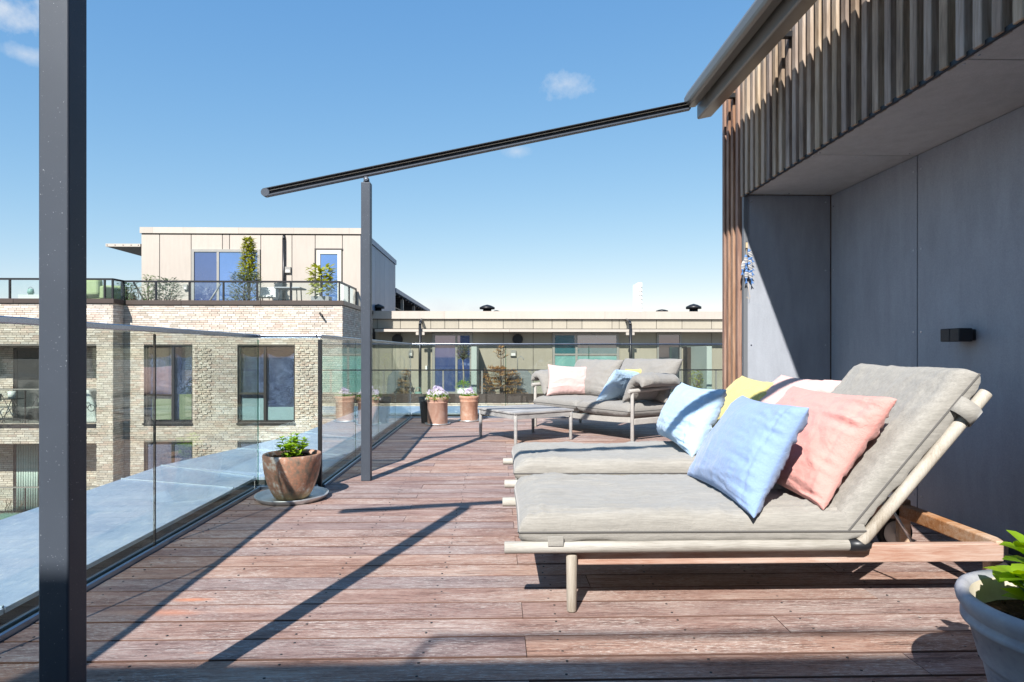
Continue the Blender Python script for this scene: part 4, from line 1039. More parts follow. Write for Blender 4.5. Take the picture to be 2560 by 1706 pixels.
# windows
def window(r, Y, mats, frame='frame_dark', mull=(), trans=(), fw=.055, parent=None, dep=.10, sill=True, name='window'):
    a, b, c, d_ = r; par_ = parent or brick_b; y0 = Y+dep
    f = MB(); f.box((a, y0-.03, c), (a+fw, y0+.05, d_)); f.box((b-fw, y0-.03, c), (b, y0+.05, d_)); f.box((a+fw, y0-.03, d_-fw), (b-fw, y0+.05, d_)); f.box((a+fw, y0-.03, c), (b-fw, y0+.05, c+fw))
    xs = [a+fw]
    for q in mull:
        x = a+(b-a)*q; f.box((x-.04, y0-.025, c+fw), (x+.04, y0+.045, d_-fw)); xs += [x-.04, x+.04]
    xs.append(b-fw); o = f.build(name, M[frame], par_)
    cells = [(xs[2*i], xs[2*i+1]) for i in range(len(xs)//2)]
    for i, (p, q) in enumerate(cells):
        zs_ = [c+fw]
        if i < len(trans) and trans[i]:
            for tq in trans[i]:
                zt = d_-(d_-c)*tq; MB().box((p, y0-.025, zt-.035), (q, y0+.045, zt+.035)).build('transom', M[frame], o); zs_ += [zt-.035, zt+.035]
        zs_.append(d_-fw)
        for j in range(len(zs_)//2):
            mt = mats[i][j] if isinstance(mats[i], (tuple, list)) else mats[i]
            MB().box((p, y0+.005, zs_[2*j]), (q, y0+.02, zs_[2*j+1])).build('pane', M[mt], o)
    if sill: MB().box((a-.02, Y-.05, c-.05), (b+.02, y0-.03, c-.002)).build('sill', M['frame_dark'], o)
    return o, cells
o_, cl = window(W['a'], YB, [('pane_clear', 'pane_clear'), 'pane_clear'], mull=(.565,), trans=((.645,),))
CA = cl
for (p, q, zt) in ((cl[0][0]+.12, cl[0][1]-.02, .27), (cl[1][0]+.12, cl[1][1]-.02, .33)):
    MB().box((p, YB+.155, W['a'][2]+.09), (q, YB+.158, W['a'][2]+.09+(W['a'][3]-W['a'][2])*zt)).build('inner_board', M['board_green'], o_)
o_, cl = window(W['b'], YB, [('pane_clear', 'pane_clear'), 'pane_clear'], mull=(.46,), trans=((.625,),))
CB = cl
for (p, q, zt) in ((cl[0][0]+.02, cl[0][1]-.0, .28), (cl[1][0]+.03, cl[1][1]-.02, .17)):
    MB().box((p, YB+.155, W['b'][2]+.07), (q, YB+.158, W['b'][2]+.07+(W['b'][3]-W['b'][2])*zt)).build('inner_board', M['board_aqua'], o_)
def foil_sheet(r, Y, cells, zlow, sw):
    """crumpled reflective sheet hung behind the glass, sagging between its pins"""
    for (p, q), zl in zip(cells, zlow):
        m = MB(); nx, nz = 22, 44; zt = r[3]-.10; vs = []; fs = []
        for i in range(nx+1):
            u = i/nx; x = p-.03+(q-p+.06)*u; top = zt-sw*(4*u*(1-u))-.03*noise.noise(Vector((u*5, p, 0)))-.12
            for j in range(nz+1):
                v = j/nz; z_ = zl+(top-zl)*v; pt = Vector((x*4, z_*4, p))
                vs.append((x, Y+.20+.035*noise.noise(pt)+.018*noise.noise(pt*2.7)+.01*noise.noise(pt*6), z_))
        for i in range(nx):
            for j in range(nz): fs.append((i*(nz+1)+j, (i+1)*(nz+1)+j, (i+1)*(nz+1)+j+1, i*(nz+1)+j+1))
        m.add(vs, fs, True); m.build('foil_curtain', M['foil'], brick_b, fix=False)
    MB().box((r[0], Y+.50, r[2]), (r[1], Y+.52, r[3])).build('room_back', M['frame_dark'], brick_b)
foil_sheet(W['a'], YB, CA, (W['a'][2]+.1, W['a'][2]+.1), .16); foil_sheet(W['b'], YB, CB, (W['b'][2]+.1, W['b'][2]+.1), .14)
window(W['c'], YB, ['pane_foil_dark', 'pane_foil_dark'], mull=(.565,)); window(W['d'], YB, ['pane_foil_dark', 'pane_foil_dark'], mull=(.46,))
# loggias of the left block
for li, h in enumerate(HL):
    a, b, c, d_ = h; yb = YL+1.1
    door = (AX(33, yb), AX(196, yb), c+.0, d_-.06)
    st = place_bricks(brick_rows(a, b, c-.01, d_+.01, [door]), yb); tag(st.build('brickwork', M['brick'], brick_b, fix=False), kind='stuff')
    mortar_wall(a, b, c, d_, yb+.012, [door], .12).build('wall', M['mortar'], brick_b, fix=False)
    MB().box((a, YL+.02, c-.12), (b, yb, c-.01)).build('loggia_floor', M['concrete'], brick_b)
    MB().box((a, YL-.03, c-.11), (b-.004, YL+.018, c+.0)).build('ledge', M['frame_dark'], brick_b)
    o_, cl = window(door, yb, ['pane_dark', 'pane_dark'], mull=(.44,), fw=.09, dep=.06, sill=False)
    if li == 1:
        for k in range(9):
            x = cl[0][0]+.02+k*.075; MB().cyl((x, yb+.045, c+.1), (x, yb+.045, d_-.1), .034, None, 10).build('curtain_fold', M['curtain'], o_)
    MB().box((a, YL+.03, c+1.0), (b, YL+.075, c+1.035)).build('balcony_rail', M['frame_grey'], brick_b)
    xs = [a, AX(60, YL), AX(150, YL), b]
    for p, q in zip(xs[:-1], xs[1:]): MB().box((p+.02, YL+.045, c+.03), (q-.02, YL+.055, c+.99)).build('balcony_glass', M['rail_glass'], brick_b)
    for x in xs[1:-1]: MB().box((x-.015, YL+.035, c), (x+.015, YL+.065, c+1.0)).build('balcony_post', M['frame_dark'], brick_b)
MB().cyl(at(800, 784, YB-.02), at(806, 791, YB-.20), .035, .03, 14).build('rain_spout', M['black_metal'], brick_b)

# things on the upper left loggia
zf = HL[0][2]
def bistro_table(c, label):
    t = thing('bistro_table', label, 'table', c)
    MB().cyl((0,0,.70), (0,0,.72), .30, None, 24).build('top', M['black_metal'], t)
    for k in range(3):
        an = k*2.09; MB().cyl((0,0,.70), (math.cos(an)*.25, math.sin(an)*.25, 0), .012, None, 8).build('leg', M['black_metal'], t)
    return t
bistro_table((AX(30, 19.2), 19.2, zf), 'small round black bistro table on the upper left loggia')
def folding_chair(c, rz, label):
    t = thing('folding_chair', label, 'chair', c, rz)
    MB().box((-.2, -.2, .44), (.2, .2, .46)).build('seat', M['frame_grey'], t); MB().box((-.2, .19, .62), (.2, .21, .84)).build('backrest', M['frame_grey'], t)
    for s in (-1, 1):
        MB().cyl((s*.19, -.22, 0), (s*.19, .2, .84), .011, None, 8).build('leg', M['black_metal'], t); MB().cyl((s*.17, .24, 0), (s*.17, -.18, .46), .011, None, 8).build('leg', M['black_metal'], t)
folding_chair((AX(4, 19.3), 19.35, zf), R(90), 'folding chair left of the bistro table on the upper left loggia'); folding_chair((AX(84, 19.2), 19.2, zf), R(-75), 'folding chair right of the bistro table on the upper left loggia')
t = thing('flower_bucket', 'white bucket with a pale plant on the bistro table', 'plant', (AX(30, 19.2), 19.2, zf+.72)); MB().lathe([(.001, 0), (.09, 0), (.11, .22), (.10, .22), (.001, .2)], (0,0,0), 16).build('bucket', M['white_paint'], t)
t = thing('covered_bicycle', 'bicycle under a pale grey tarpaulin at the right of the upper loggia', 'bicycle cover', (AX(231, 19.25), 19.25, zf))
m = MB(); m.prism([(-.30, 0), (.28, 0), (.22, .5), (.05, .98), (-.3, 1.02)], (0, -.25, 0), (0, .25, 0), (1,0,0), (0,0,1)); m.build('tarpaulin', M['pale_plastic'], t, .05, 2)
for s in (-.13, .13):
    m = MB(); m.tube([(s+math.cos(k*.5236)*.10, -.262, .45+math.sin(k*.5236)*.10) for k in range(13)], .008, 5, False); m.build('printed_wheel', M['black_metal'], t)
m = MB(); m.tube([(-.13, -.262, .45), (-.05, -.262, .60), (.08, -.262, .60), (.13, -.262, .45)], .008, 5); m.tube([(-.05, -.262, .60), (.02, -.262, .45), (-.13, -.262, .45)], .008, 5); m.build('printed_frame', M['black_metal'], t)
t = thing('balcony_plant_box', 'green planter box with twigs on the lower left loggia', 'plant box', (AX(35, 18.95), 18.95, HL[1][2]+.05)); MB().box((-.35, -.1, 0), (.35, .1, .16)).build('box', M['green_paint'], t)
m = MB()
for k in range(14):
    x = brg.uniform(-.3, .3); m.tube([(x, 0, .14), (x+brg.uniform(-.06, .06), brg.uniform(-.05, .05), .3), (x+brg.uniform(-.1, .1), 0, brg.uniform(.35, .6))], .008, 4)
m.build('twigs', M['bark'], t)

# ================================================================== penthouse above the brick floors
YP, YPE = 21.8, 29.4
XPL, XPR, ZPT = AX(351, YP), XE, AZ(570, YP, 600)
pent = thing('penthouse', 'beige panelled penthouse box above the brick storeys', 'building')
ZPF = 2.13
MB().box((XPL+.03, YP+.03, ZPF), (XPR-.03, YPE, ZPT-.02)).build('core', M['frame_dark'], pent)
def ppanel(x0, x1, y0, y1, mat='panel_beige'):
    a = AX(x0, YP)+.012; b = AX(x1, YP)-.012
    if b-a > .02: MB().box((a, YP, AZ(y1, YP, 600)), (b, YP+.029, AZ(y0, YP, 600)-.01)).build('facade_panel', M[mat], pent)
for (x0, x1, y0, y1) in ((353, 399, 587, 800), (399, 478, 587, 800), (478, 556, 587, 625), (556, 574, 587, 625), (574, 652, 587, 625), (652, 730, 587, 800), (730, 788, 587, 800), (788, 856, 587, 625), (856, 902, 587, 800)): ppanel(x0, x1, y0, y1)
xt = [351, 384, 459, 597, 736, 874, 906]
for a, b in zip(xt[:-1], xt[1:]): MB().box((AX(a, YP)+.002, YP-.05, AZ(585, YP, 600)), (AX(b, YP)-.002 if b < 900 else XPR+.04, YP+.3, ZPT)).build('roof_trim', M['trim_beige'], pent)
MB().box((XPR-.25, YP+.302, AZ(585, YP, 600)), (XPR+.04, YPE+.05, ZPT)).build('roof_trim', M['side_shade_and_roof'], pent)
MB().box((XPL, YP+.3, ZPT-.1), (XPR-.3, YPE, ZPT-.05)).build('roof', M['gutter_dark'], pent)
yy_ = YP+.03; ks = [0, .55, 1.6, 2.65, 3.7, 4.75, 5.8, 6.85, 7.57]
for a, b in zip(ks[:-1], ks[1:]): MB().box((XPR-.029, YP+a+.006+(.03 if a == 0 else 0), ZPF), (XPR+.0, YP+b-.006, AZ(585, YP, 600)-.01)).build('side_panel', M['side_shade_and_roof'], pent)  # side panels and trim coloured dark for shade, unlike the beige front
DR = rect(480, 651, 627, 800, YP); DR = (DR[0], DR[1], ZPF+.02, DR[3])
window(DR, YP, ['pane_blue', 'pane_sky'], 'frame_grey', (.385,), (), .09, pent, -.02, False, 'patio_door')
D2 = rect(792, 854, 628, 800, YP); D2 = (D2[0], D2[1], ZPF+.02, D2[3])
window(D2, YP, ['pane_sky'], 'frame_beige', (), (), .13, pent, -.02, False, 'door')
MB().box((D2[0]-.07, YP-.03, ZPF), (D2[0]-.005, YP-.002, D2[3]+.06)).build('door_jamb', M['frame_dark'], pent); MB().box((D2[0]-.005, YP-.03, D2[3]+.004), (D2[1]+.05, YP-.002, D2[3]+.06)).build('door_jamb', M['frame_dark'], pent)
xd = AX(711, YP); m = MB(); m.cyl((xd, YP-.06, ZPF), (xd, YP-.06, AZ(600, YP, 600)), .052, None, 14); m.tube([(xd, YP-.06, AZ(600, YP, 600)), (xd, YP-.04, AZ(594, YP, 600)), (xd-.01, YP+.02, AZ(589, YP, 600))], .052, 14); m.build('downpipe', M['black_metal'], pent)
def wall_box(x0, x1, y0, y1, Y, par_): MB().box((AX(x0, Y), Y-.08, AZ(y1, Y)), (AX(x1, Y), Y-.001, AZ(y0, Y))).build('wall_light', M['frame_grey'], par_); MB().box((AX(x0, Y)+.03, Y-.085, AZ(y1, Y)+.02), (AX(x1, Y)-.03, Y-.0805, AZ((y0+y1)/2, Y))).build('light_cover', M['pale_plastic'], par_)
wall_box(714, 728, 670, 685, YP, pent); wall_box(461, 470, 714, 727, YP, pent)
# canopy on its left
zc_ = AZ(617, YP, 300); m = MB(); m.box((AX(264, YP), YP-.0, zc_), (XPL-.002, YP+2.6, zc_+.10)); m.build('canopy', M['trim_beige'], pent)
for x in (268, 288, 308, 328, 346): MB().cyl((AX(x, YP), YP-.006, zc_+.05), (AX(x, YP), YP-.0005, zc_+.05), .018, None, 8).build('bolt', M['black_metal'], pent)
# pergola roof running back behind the side wall
pg = thing('far_pergola', 'dark sloping pergola roof on the far terrace behind the penthouse', 'pergola')
MB().box((-7.6, YPE+.1, 3.80), (XE+.02, 44.5, 4.0)).build('roof', M['side_shade_and_roof'], pg)
for k in range(13): MB().box((-7.5, YPE+.6+k*1.12, 3.70), (XE-.1, YPE+.7+k*1.12, 3.795)).build('rafter', M['frame_dark'], pg)
for yy in (32.5, 37, 41.5): MB().box((XE-.25, yy, 2.2), (XE-.1, yy+.15, 3.70)).build('post', M['frame_grey'], pg)
MB().box((XE-.2, YPE+.2, 2.2), (XE-.15, 44, 2.25)).build('bottom_rail', M['frame_dark'], pg); MB().box((XE-.2, YPE+.2, 3.1), (XE-.15, 44, 3.15)).build('top_rail', M['frame_dark'], pg)
for k in range(40): MB().box((XE-.19, YPE+.3+k*.35, 2.252), (XE-.16, YPE+.33+k*.35, 3.098)).build('baluster', M['frame_dark'], pg)
MB().box((-7.6, YPE+.1, 2.0), (XE, 44.5, 2.19)).build('floor', M['concrete'], pg)
MB().box((-7.4, 36.4, 2.2), (XE-.3, 36.5, 3.3)).build('screen', M['panel_sand'], pg)

# black glass railing of the upper terrace
rl_ = thing('roof_terrace_railing', 'black framed glass railing along the brick building roof terrace', 'railing')
ZRT = 3.16; YRM = YB+.12; YRL = YL+.12
def rail_run(p, q, posts, glass=True):
    p = Vector(p); q = Vector(q); d_ = (q-p).normalized()
    MB().bar(p+Vector((0,0,ZRT)), q+Vector((0,0,ZRT)), .05, .055).build('top_rail', M['black_metal'], rl_)
    prev = p
    for s in posts+[1.0]:
        c = p.lerp(q, s)
        if s < 1 or True: MB().box((c.x-.024, c.y-.024, ZCT), (c.x+.024, c.y+.024, ZRT-.028)).build('post', M['black_metal'], rl_)
        MB().bar(prev+d_*.03+Vector((0,0,(ZCT+ZRT)/2)), c-d_*.03+Vector((0,0,(ZCT+ZRT)/2)), .012, ZRT-ZCT-.08).build('glass_panel', M['rail_glass'], rl_); prev = c
xL = XRET-.08
pl = [(AX(x, YRL)+17.4)/(xL+17.4) for x in (25, 125, 262)]
rail_run((-17.4, YRL, 0), (xL, YRL, 0), pl); rail_run((xL, YRL, 0), (xL, YRM, 0), [])
xa, xb = xL, XE-.12; rail_run((xa, YRM, 0), (xb, YRM, 0), [(AX(x, YRM)-xa)/(xb-xa) for x in (305, 390, 474, 559, 643, 727)]); rail_run((xb, YRM, 0), (xb, YP-.1, 0), [.55])
# terrace plants and furniture
zt_ = ZCOP-.10
def shrub(name, label, c, h, r_, n_, L, Wd, mat, seed, trunk=.0, cat='shrub', taper=.4, bark='bark', stems=12):
    rg = random.Random(seed); t = thing(name, label, cat, c); lf = MB(); st = MB()
    for k in range(stems):
        a = rg.uniform(0, 6.28); q = rg.random()
        st.tube([(0,0,0), (math.cos(a)*r_*.25*q, math.sin(a)*r_*.25*q, trunk+h*.25), (math.cos(a)*r_*.8*q, math.sin(a)*r_*.8*q, trunk+(h-trunk)*rg.uniform(.5, .95))], [.018, .012, .005], 5)
    for k in range(n_):
        s = rg.random(); z_ = trunk+(h-trunk)*s; rr = r_*(1-taper*s)*math.sqrt(rg.random())*(.75+.5*noise.noise(Vector((s*4, k % 7, seed))))
        a = rg.uniform(0, 6.28); d_ = Vector((math.cos(a), math.sin(a), rg.uniform(-.2, .9)))
        leaf_add(lf, (math.cos(a)*rr, math.sin(a)*rr, z_), d_, (0,0,1), L*rg.uniform(.6, 1.2), Wd*rg.uniform(.7, 1.2), rg.uniform(0, .5), .2)
    st.build('stems', M[bark], t); tag(lf.build('leaves', M[mat], t, fix=False), kind='stuff'); return t
yt = 20.3
shrub('conifer', 'tall slim conifer in front of the penthouse patio door', (AX(622, yt), yt, zt_), AZ(600, yt)-zt_, .42, 1000, .16, .07, 'leaf_yellow', 3, .9, 'tree', .72)
shrub('shrub', 'loose olive grey shrub at the foot of the conifer', (AX(610, 20.0), 20.0, zt_), 1.15, .75, 900, .15, .05, 'leaf_olive', 4, .0, 'shrub', .3)
shrub('shrub', 'dense olive coloured bush behind the railing left of the patio door', (AX(415, yt), yt, zt_), 1.0, .7, 800, .16, .05, 'leaf_olive', 5, 0, 'shrub', .2)
shrub('shrub', 'thin upright shrub by the left corner of the penthouse', (AX(372, yt), yt, zt_), 1.12, .3, 240, .14, .05, 'leaf_mid', 6, 0, 'shrub', .5)
shrub('shrub', 'dark leafless looking shrub at the railing corner', (AX(318, yt), yt, zt_), .92, .45, 420, .12, .05, 'leaf_dark', 7, 0, 'shrub', .2)
shrub('shrub', 'tuft of dry pampas like grass near the railing corner', (AX(342, 20.6), 20.6, zt_), .8, .35, 320, .16, .012, 'needle_dry', 8, 0, 'shrub', .2)
tp = shrub('potted_shrub', 'bright green rubber tree in a box by the penthouse door', (AX(804, yt), yt, zt_), AZ(668, yt)-zt_, .45, 260, .22, .13, 'leaf_yellow', 9, .55, 'plant', .1)
MB().box((-.28, -.2, .0), (.28, .2, .45)).build('planter', M['grey_plastic'], tp)
def lounge_chair(c, rz, label, mat='green_fabric'):
    t = thing('lounge_chair', label, 'chair', c, rz)
    MB().box((-.40, -.38, .18), (.40, .32, .42)).build('seat', M[mat], t, .06, 3); MB().box((-.42, .22, .30), (.42, .46, .82)).build('backrest', M[mat], t, .09, 3)
    for s in (-1, 1): MB().box((s*.46-.09, -.38, .2), (s*.46+.09, .36, .60)).build('arm', M[mat], t, .05, 3)
    for sx in (-.35, .35):
        for sy in (-.3, .3): MB().cyl((sx, sy, 0), (sx, sy, .2), .02, None, 8).build('leg', M['black_metal'], t)
lounge_chair((AX(252, 20.0), 20.0, zt_+.1), R(160), 'green upholstered lounge chair at the left of the roof terrace')
lounge_chair((AX(287, 20.9), 20.9, zt_), R(200), 'olive lounge chair behind the railing corner')
t = thing('lantern', 'green lantern with a wire handle on the left terrace wall', 'lantern', (AX(77, 20.6), 20.6, AZ(741, 20.6))); MB().lathe([(.001, 0), (.07, 0), (.07, .05), (.10, .06), (.075, .20), (.001, .21)], (0,0,0), 20).build('shade', M['green_paint'], t); MB().tube([(-.085, 0, .1), (-.07, 0, .22), (0, 0, .27), (.07, 0, .22), (.085, 0, .1)], .006, 6).build('handle', M['black_metal'], t)
t = thing('low_cabinet', 'pale green low cabinet under the lantern', 'cabinet', (AX(90, 20.6), 20.6, zt_)); MB().box((-.42, -.2, 0), (.55, .25, AZ(741, 20.6)-zt_)).build('body', M['grey_green_paint'], t)
t = thing('parasol_pole', 'folded dark parasol pole leaning behind the railing', 'parasol', (AX(365, 20.4), 20.4, zt_)); MB().cyl((.12, 0, .02), (AX(330, 20.4)-AX(365, 20.4), .1, AZ(708, 20.4)-zt_), .028, None, 10).build('pole', M['black_metal'], t); MB().box((-.05, -.2, 0), (.35, .2, .06)).build('foot', M['grey_plastic'], t, .01, 1)
t = thing('exercise_bar', 'blue grey metal bar slanting in front of the patio door', 'pole', (AX(510, 20.5), 20.5, zt_)); MB().cyl((0, 0, .02), (AX(549, 20.5)-AX(510, 20.5), .1, AZ(710, 20.5)-zt_), .03, None, 10).build('pole', M['grey_strip'], t); MB().box((-.25, -.2, 0), (.25, .2, .05)).build('foot', M['grey_strip'], t, .01, 1)
def terrace_table(c, label):
    t = thing('terrace_table', label, 'table', c); MB().box((-.42, -.35, .68), (.42, .35, .73)).build('top', M['grey_strip'], t, .02, 2)
    for sx in (-.3, .3):
        for sy in (-.25, .25): MB().cyl((sx, sy, 0), (sx*.9, sy*.9, .68), .018, None, 8).build('leg', M['black_metal'], t)
terrace_table((AX(726, 20.3), 20.3, zt_), 'small blue grey terrace table beside the downpipe')
t = thing('shell_chair', 'pale plastic shell chair behind the railing', 'chair', (AX(665, 20.4), 20.4, zt_)); MB().box((-.25, -.25, .42), (.25, .2, .46)).build('seat', M['pale_plastic'], t, .015, 2); MB().box((-.25, .17, .44), (.25, .22, .78)).build('backrest', M['pale_plastic'], t, .02, 2)
for sx in (-.2, .2):
    for sy in (-.2, .18): MB().cyl((sx, sy, 0), (sx*.8, sy*.8, .43), .015, None, 8).build('leg', M['bark_pale'], t)
# ================================================================== low panelled building at the end, with its terrace
YC, YT = 24.0, 21.0
ZF = -.66; ZTOP = AZ(779, YC)
lowb = thing('terrace_building', 'long low sand coloured panelled building at the end of the view', 'building')
XR = 16.0
MB().box((XE, YC+.03, ZF-.3), (XR, YC+9, ZTOP-.05)).build('core', M['frame_dark'], lowb)
xt = [XE, AX(1111, YC), AX(1511, YC), AX(1860, YC), XR]
for a, b in zip(xt[:-1], xt[1:]): MB().box((a+.003, YC-.10, AZ(798, YC)), (b-.003, YC+.4, ZTOP)).build('roof_trim', M['trim_beige'], lowb)
cols = [943, 1001, 1056, 1077, 1112, 1147, 1182, 1258, 1333, 1380, 1417, 1455, 1530, 1548, 1567, 1641, 1705, 1779, 1850, 1925, 2000]
for a, b in zip(cols[:-1], cols[1:]):
    MB().box((AX(a, YC)+.010, YC, AZ(822, YC)), (AX(b, YC)-.010, YC+.028, AZ(799.5, YC))).build('fascia_panel', M['panel_sand'], lowb)
MB().box((XE+.0, YC-.001, AZ(822, YC)), (AX(943, YC)-.01, YC+.026, AZ(799.5, YC))).build('fascia_panel', M['panel_sand'], lowb)
lx = [AX(937, YC-.66), AX(1274, YC-.66), AX(1600, YC-.66), XR]
for a, b in zip(lx[:-1], lx[1:]): MB().box((a, YC-.66, AZ(830, YC-.66)), (b-.006, YC-.001, AZ(823.5, YC-.66))).build('ledge', M['trim_beige'], lowb)
holes = [rect(1081, 1181, 833, 990, YC), rect(1381, 1547, 833, 990, YC), rect(1642, 1703, 833, 990, YC), rect(1717, 1766, 868, 990, YC)]
wc = [938, 1001, 1081, 1181, 1258, 1333, 1381, 1547, 1642, 1703, 1779, 1850, 1925, 2000]
for a, b in zip(wc[:-1], wc[1:]):
    if any(abs(AX(a, YC)-h[0]) < .05 for h in holes[:3]): continue
    MB().box((AX(a, YC)+.010, YC, ZF), (AX(b, YC)-.010, YC+.028, AZ(830, YC))).build('facade_panel', M['panel_sand'], lowb)
h = holes[0]; window((h[0], h[1], ZF+.03, h[3]), YC, ['pane_blue', 'pane_blue'], 'frame_grey', (.60,), (), .10, lowb, -.02, False, 'patio_door')
h = holes[1]; window((h[0], h[1], ZF+.03, h[3]), YC, [('pane_aqua', 'pane_teal'), ('pane_aqua', 'pane_teal')], 'frame_grey', (.36,), ((.352,), (.352,)), .09, lowb, -.02, False, 'patio_door')
h = holes[2]; window((h[0], h[1], ZF+.03, h[3]), YC, ['pane_dark'], 'frame_grey', (), (), .07, lowb, -.02, False, 'door')
for x in (1056, 1566):
    xx = AX(x, YC); m = MB(); m.cyl((xx, YC-.74, ZF), (xx, YC-.74, AZ(815, YC)), .055, None, 14); m.tube([(xx, YC-.74, AZ(815, YC)), (xx, YC-.60, AZ(807, YC)), (xx-.02, YC-.05, AZ(800, YC))], .055, 14); m.build('downpipe', M['black_metal'], lowb)
    MB().box((xx-.16, YC-.70, AZ(838, YC-.7)), (xx+.16, YC-.66, AZ(831, YC-.7))).build('pipe_clip', M['trim_beige'], lowb)
for x in (994, 1294):
    c = at(x, 849, YC); m = MB(); m.cyl((c.x, YC-.05, c.z), (c.x, YC-.001, c.z), .19, None, 28); ov = m.build('round_vent', M['black_metal'], lowb)
    MB().tube([(c.x+.19*math.cos(k*.35), YC-.055, c.z+.19*math.sin(k*.35)) for k in range(19)], .015, 6, False).build('vent_ring', M['frame_dark'], ov)
wall_box(1021, 1032, 875, 891, YC, lowb); wall_box(1276, 1290, 876, 891, YC, lowb)
MB().box((AX(1064, YC), YC-.06, AZ(924, YC)), (AX(1070, YC), YC-.001, AZ(915, YC))).build('socket', M['white_paint'], lowb)
# terrace slab, brick edge and brown upstand
MB().box((XE-.02, YT, ZF-.35), (XR, YC+.02, ZF)).build('terrace_floor', M['concrete'], lowb)
ed = [XE-.0, -2.0, 1.2, 4.5, 8.0, XR]
for a, b in zip(ed[:-1], ed[1:]): MB().box((a+.004, YT-.10, ZF-.03), (b-.004, YT+.10, -.41)).build('upstand', M['brown_metal'], lowb, .006, 1)
st = MB(); st.c = []
for (a, b, c, d_) in brick_rows(XE, XR, ZF-1.2, ZF-.032, []):
    st.box((a, YT-.06-brg.uniform(0, .006), c), (b, YT-.02, d_)); st.c += [tuple(Vector(brg.choice(PAL))*brg.uniform(.9, 1.08))]*8
tag(st.build('brickwork', M['brick'], lowb, fix=False), kind='stuff')
MB().box((XE, YT-.048, -12.9), (XR, YT+.3, ZF-.034)).build('wall', M['mortar'], lowb)
# black railing of that terrace
tr = thing('terrace_railing', 'thin black railing with glass on the low building terrace', 'railing')
zt2 = AZ(925, YT)
rx = [XE+.1, AX(1010, YT), AX(1108, YT), AX(1205, YT), AX(1330, YT), AX(1460, YT), AX(1590, YT), AX(1700, YT), AX(1790, YT), 10, 12.5, XR]
MB().box((XE+.1, YT-.02, zt2-.03), (XR, YT+.02, zt2+.012)).build('top_rail', M['black_metal'], tr)
for a, b in zip(rx[:-1], rx[1:]):
    MB().box((b-.025, YT-.018, -.41), (b+.025, YT+.018, zt2-.031)).build('post', M['frame_grey'], tr)
    MB().box((a+.03, YT-.006, -.38), (b-.03, YT+.006, zt2-.05)).build('glass_panel', M['rail_glass'], tr)
# privacy screens between the terraces
def screen(x0, x1, ytop, label, YA=21.6):
    t = thing('privacy_screen', label, 'screen', ((AX(x0, YA)+AX(x1, YA))/2, YA, ZF)); w_ = (AX(x1, YA)-AX(x0, YA))/2
    MB().box((-w_, 0, 0), (w_, YC-YA-.06, AZ(ytop, YA)-ZF)).build('panel', M['grey_green_paint'], t, .01, 1); MB().box((-w_-.01, -.03, 0), (w_+.01, -.002, .12)).build('foot', M['grey_strip'], t)
screen(1178, 1192, 867, 'pale grey privacy screen beside the standard olive tree'); screen(1767, 1780, 866, 'pale grey privacy screen next to the dark cupboard by the column')
t = thing('terrace_cupboard', 'dark grey two door cupboard against the low building', 'cupboard', (AX(1742, 23.4), 23.4, ZF)); wd = (AX(1766, 23.4)-AX(1717, 23.4))/2; hd = AZ(868, 23.4)-ZF
MB().box((-wd, 0, 0), (wd, .5, hd)).build('carcass', M['frame_dark'], t)
for s in (-1, 1): MB().box((-wd+.01 if s < 0 else .006, -.025, .05), (-.006 if s < 0 else wd-.01, -.002, hd-.03)).build('door', M['brown_metal'], t, .004, 1)
# planting on that terrace
def planter(x0, x1, y0, y1, Y, label, mat='brown_metal'):
    t = thing('planter_box', label, 'planter', ((AX(x0, Y)+AX(x1, Y))/2, Y, ZF)); w_ = (AX(x1, Y)-AX(x0, Y))/2; h_ = AZ(y0, Y)-ZF
    MB().box((-w_, -.2, 0), (w_, .2, h_)).build('box', M[mat], t, .01, 1); MB().box((-w_+.03, -.17, h_-.02), (w_-.03, .17, h_+.004)).build('soil', M['soil'], t); return t
planter(1198, 1240, 986, 1000, 21.45, 'brown planter box under the dry fir tree, left one'); planter(1262, 1336, 986, 1000, 21.45, 'brown planter box under the dry fir tree, right one')
fir = thing('dry_fir_tree', 'dried out orange brown fir tree on the far terrace', 'tree', (AX(1252, 22.0), 22.0, ZF))
HF = AZ(862, 22.0)-ZF; m = MB(); m.tube([(0,0,0), (.01,0,HF*.5), (0,0,HF)], [.045, .03, .006], 8); m.build('trunk', M['bark'], fir)
rg = random.Random(21); br = MB(); nd = MB()
for k in range(15):
    s = k/14; z_ = .12+s*(HF-.25); rad = .85*(1-s)**.85+.10; n_ = 11 if s < .7 else 6
    if .60 < s < .72: continue
    for q in range(n_):
        a = rg.uniform(0, 6.28); L = rad*rg.uniform(.7, 1.1); e = Vector((math.cos(a)*L, math.sin(a)*L, z_+L*(.16 if s < .6 else .5)-.08*(1-s))); b_ = Vector((0, 0, z_))
        br.tube([b_, b_.lerp(e, .5)+Vector((0,0,-.03)), e], [.012, .008, .004], 4)
        nn = int(70*(1 if s < .6 else (.55 if s < .75 else .12)))
        for i in range(nn):
            p = b_.lerp(e, rg.uniform(.2, 1.02)); d_ = (e-b_).normalized()+rdir(rg, -.6, .6)*.9
            leaf_add(nd, p, d_, (0,0,1), rg.uniform(.07, .13), .022, .1, .1)
br.build('branches', M['bark'], fir); tag(nd.build('needles', M['needle_dry'], fir, fix=False), kind='stuff')
ot = thing('standard_tree', 'standard olive tree with a round grey crown on the far terrace', 'tree', (AX(1158, 22.6), 22.6, ZF))
MB().lathe([(.001, 0), (.20, 0), (.24, .35), (.21, .35), (.001, .30)], (0,0,0), 24).build('pot', M['white_paint'], ot)
zc2 = AZ(883, 22.6)-ZF; m = MB(); m.tube([(0,0,.3), (.02,0,.8), (-.01,0,zc2-.3), (.03, 0, zc2)], [.03, .028, .024, .015], 8); m.build('trunk', M['bark_pale'], ot)
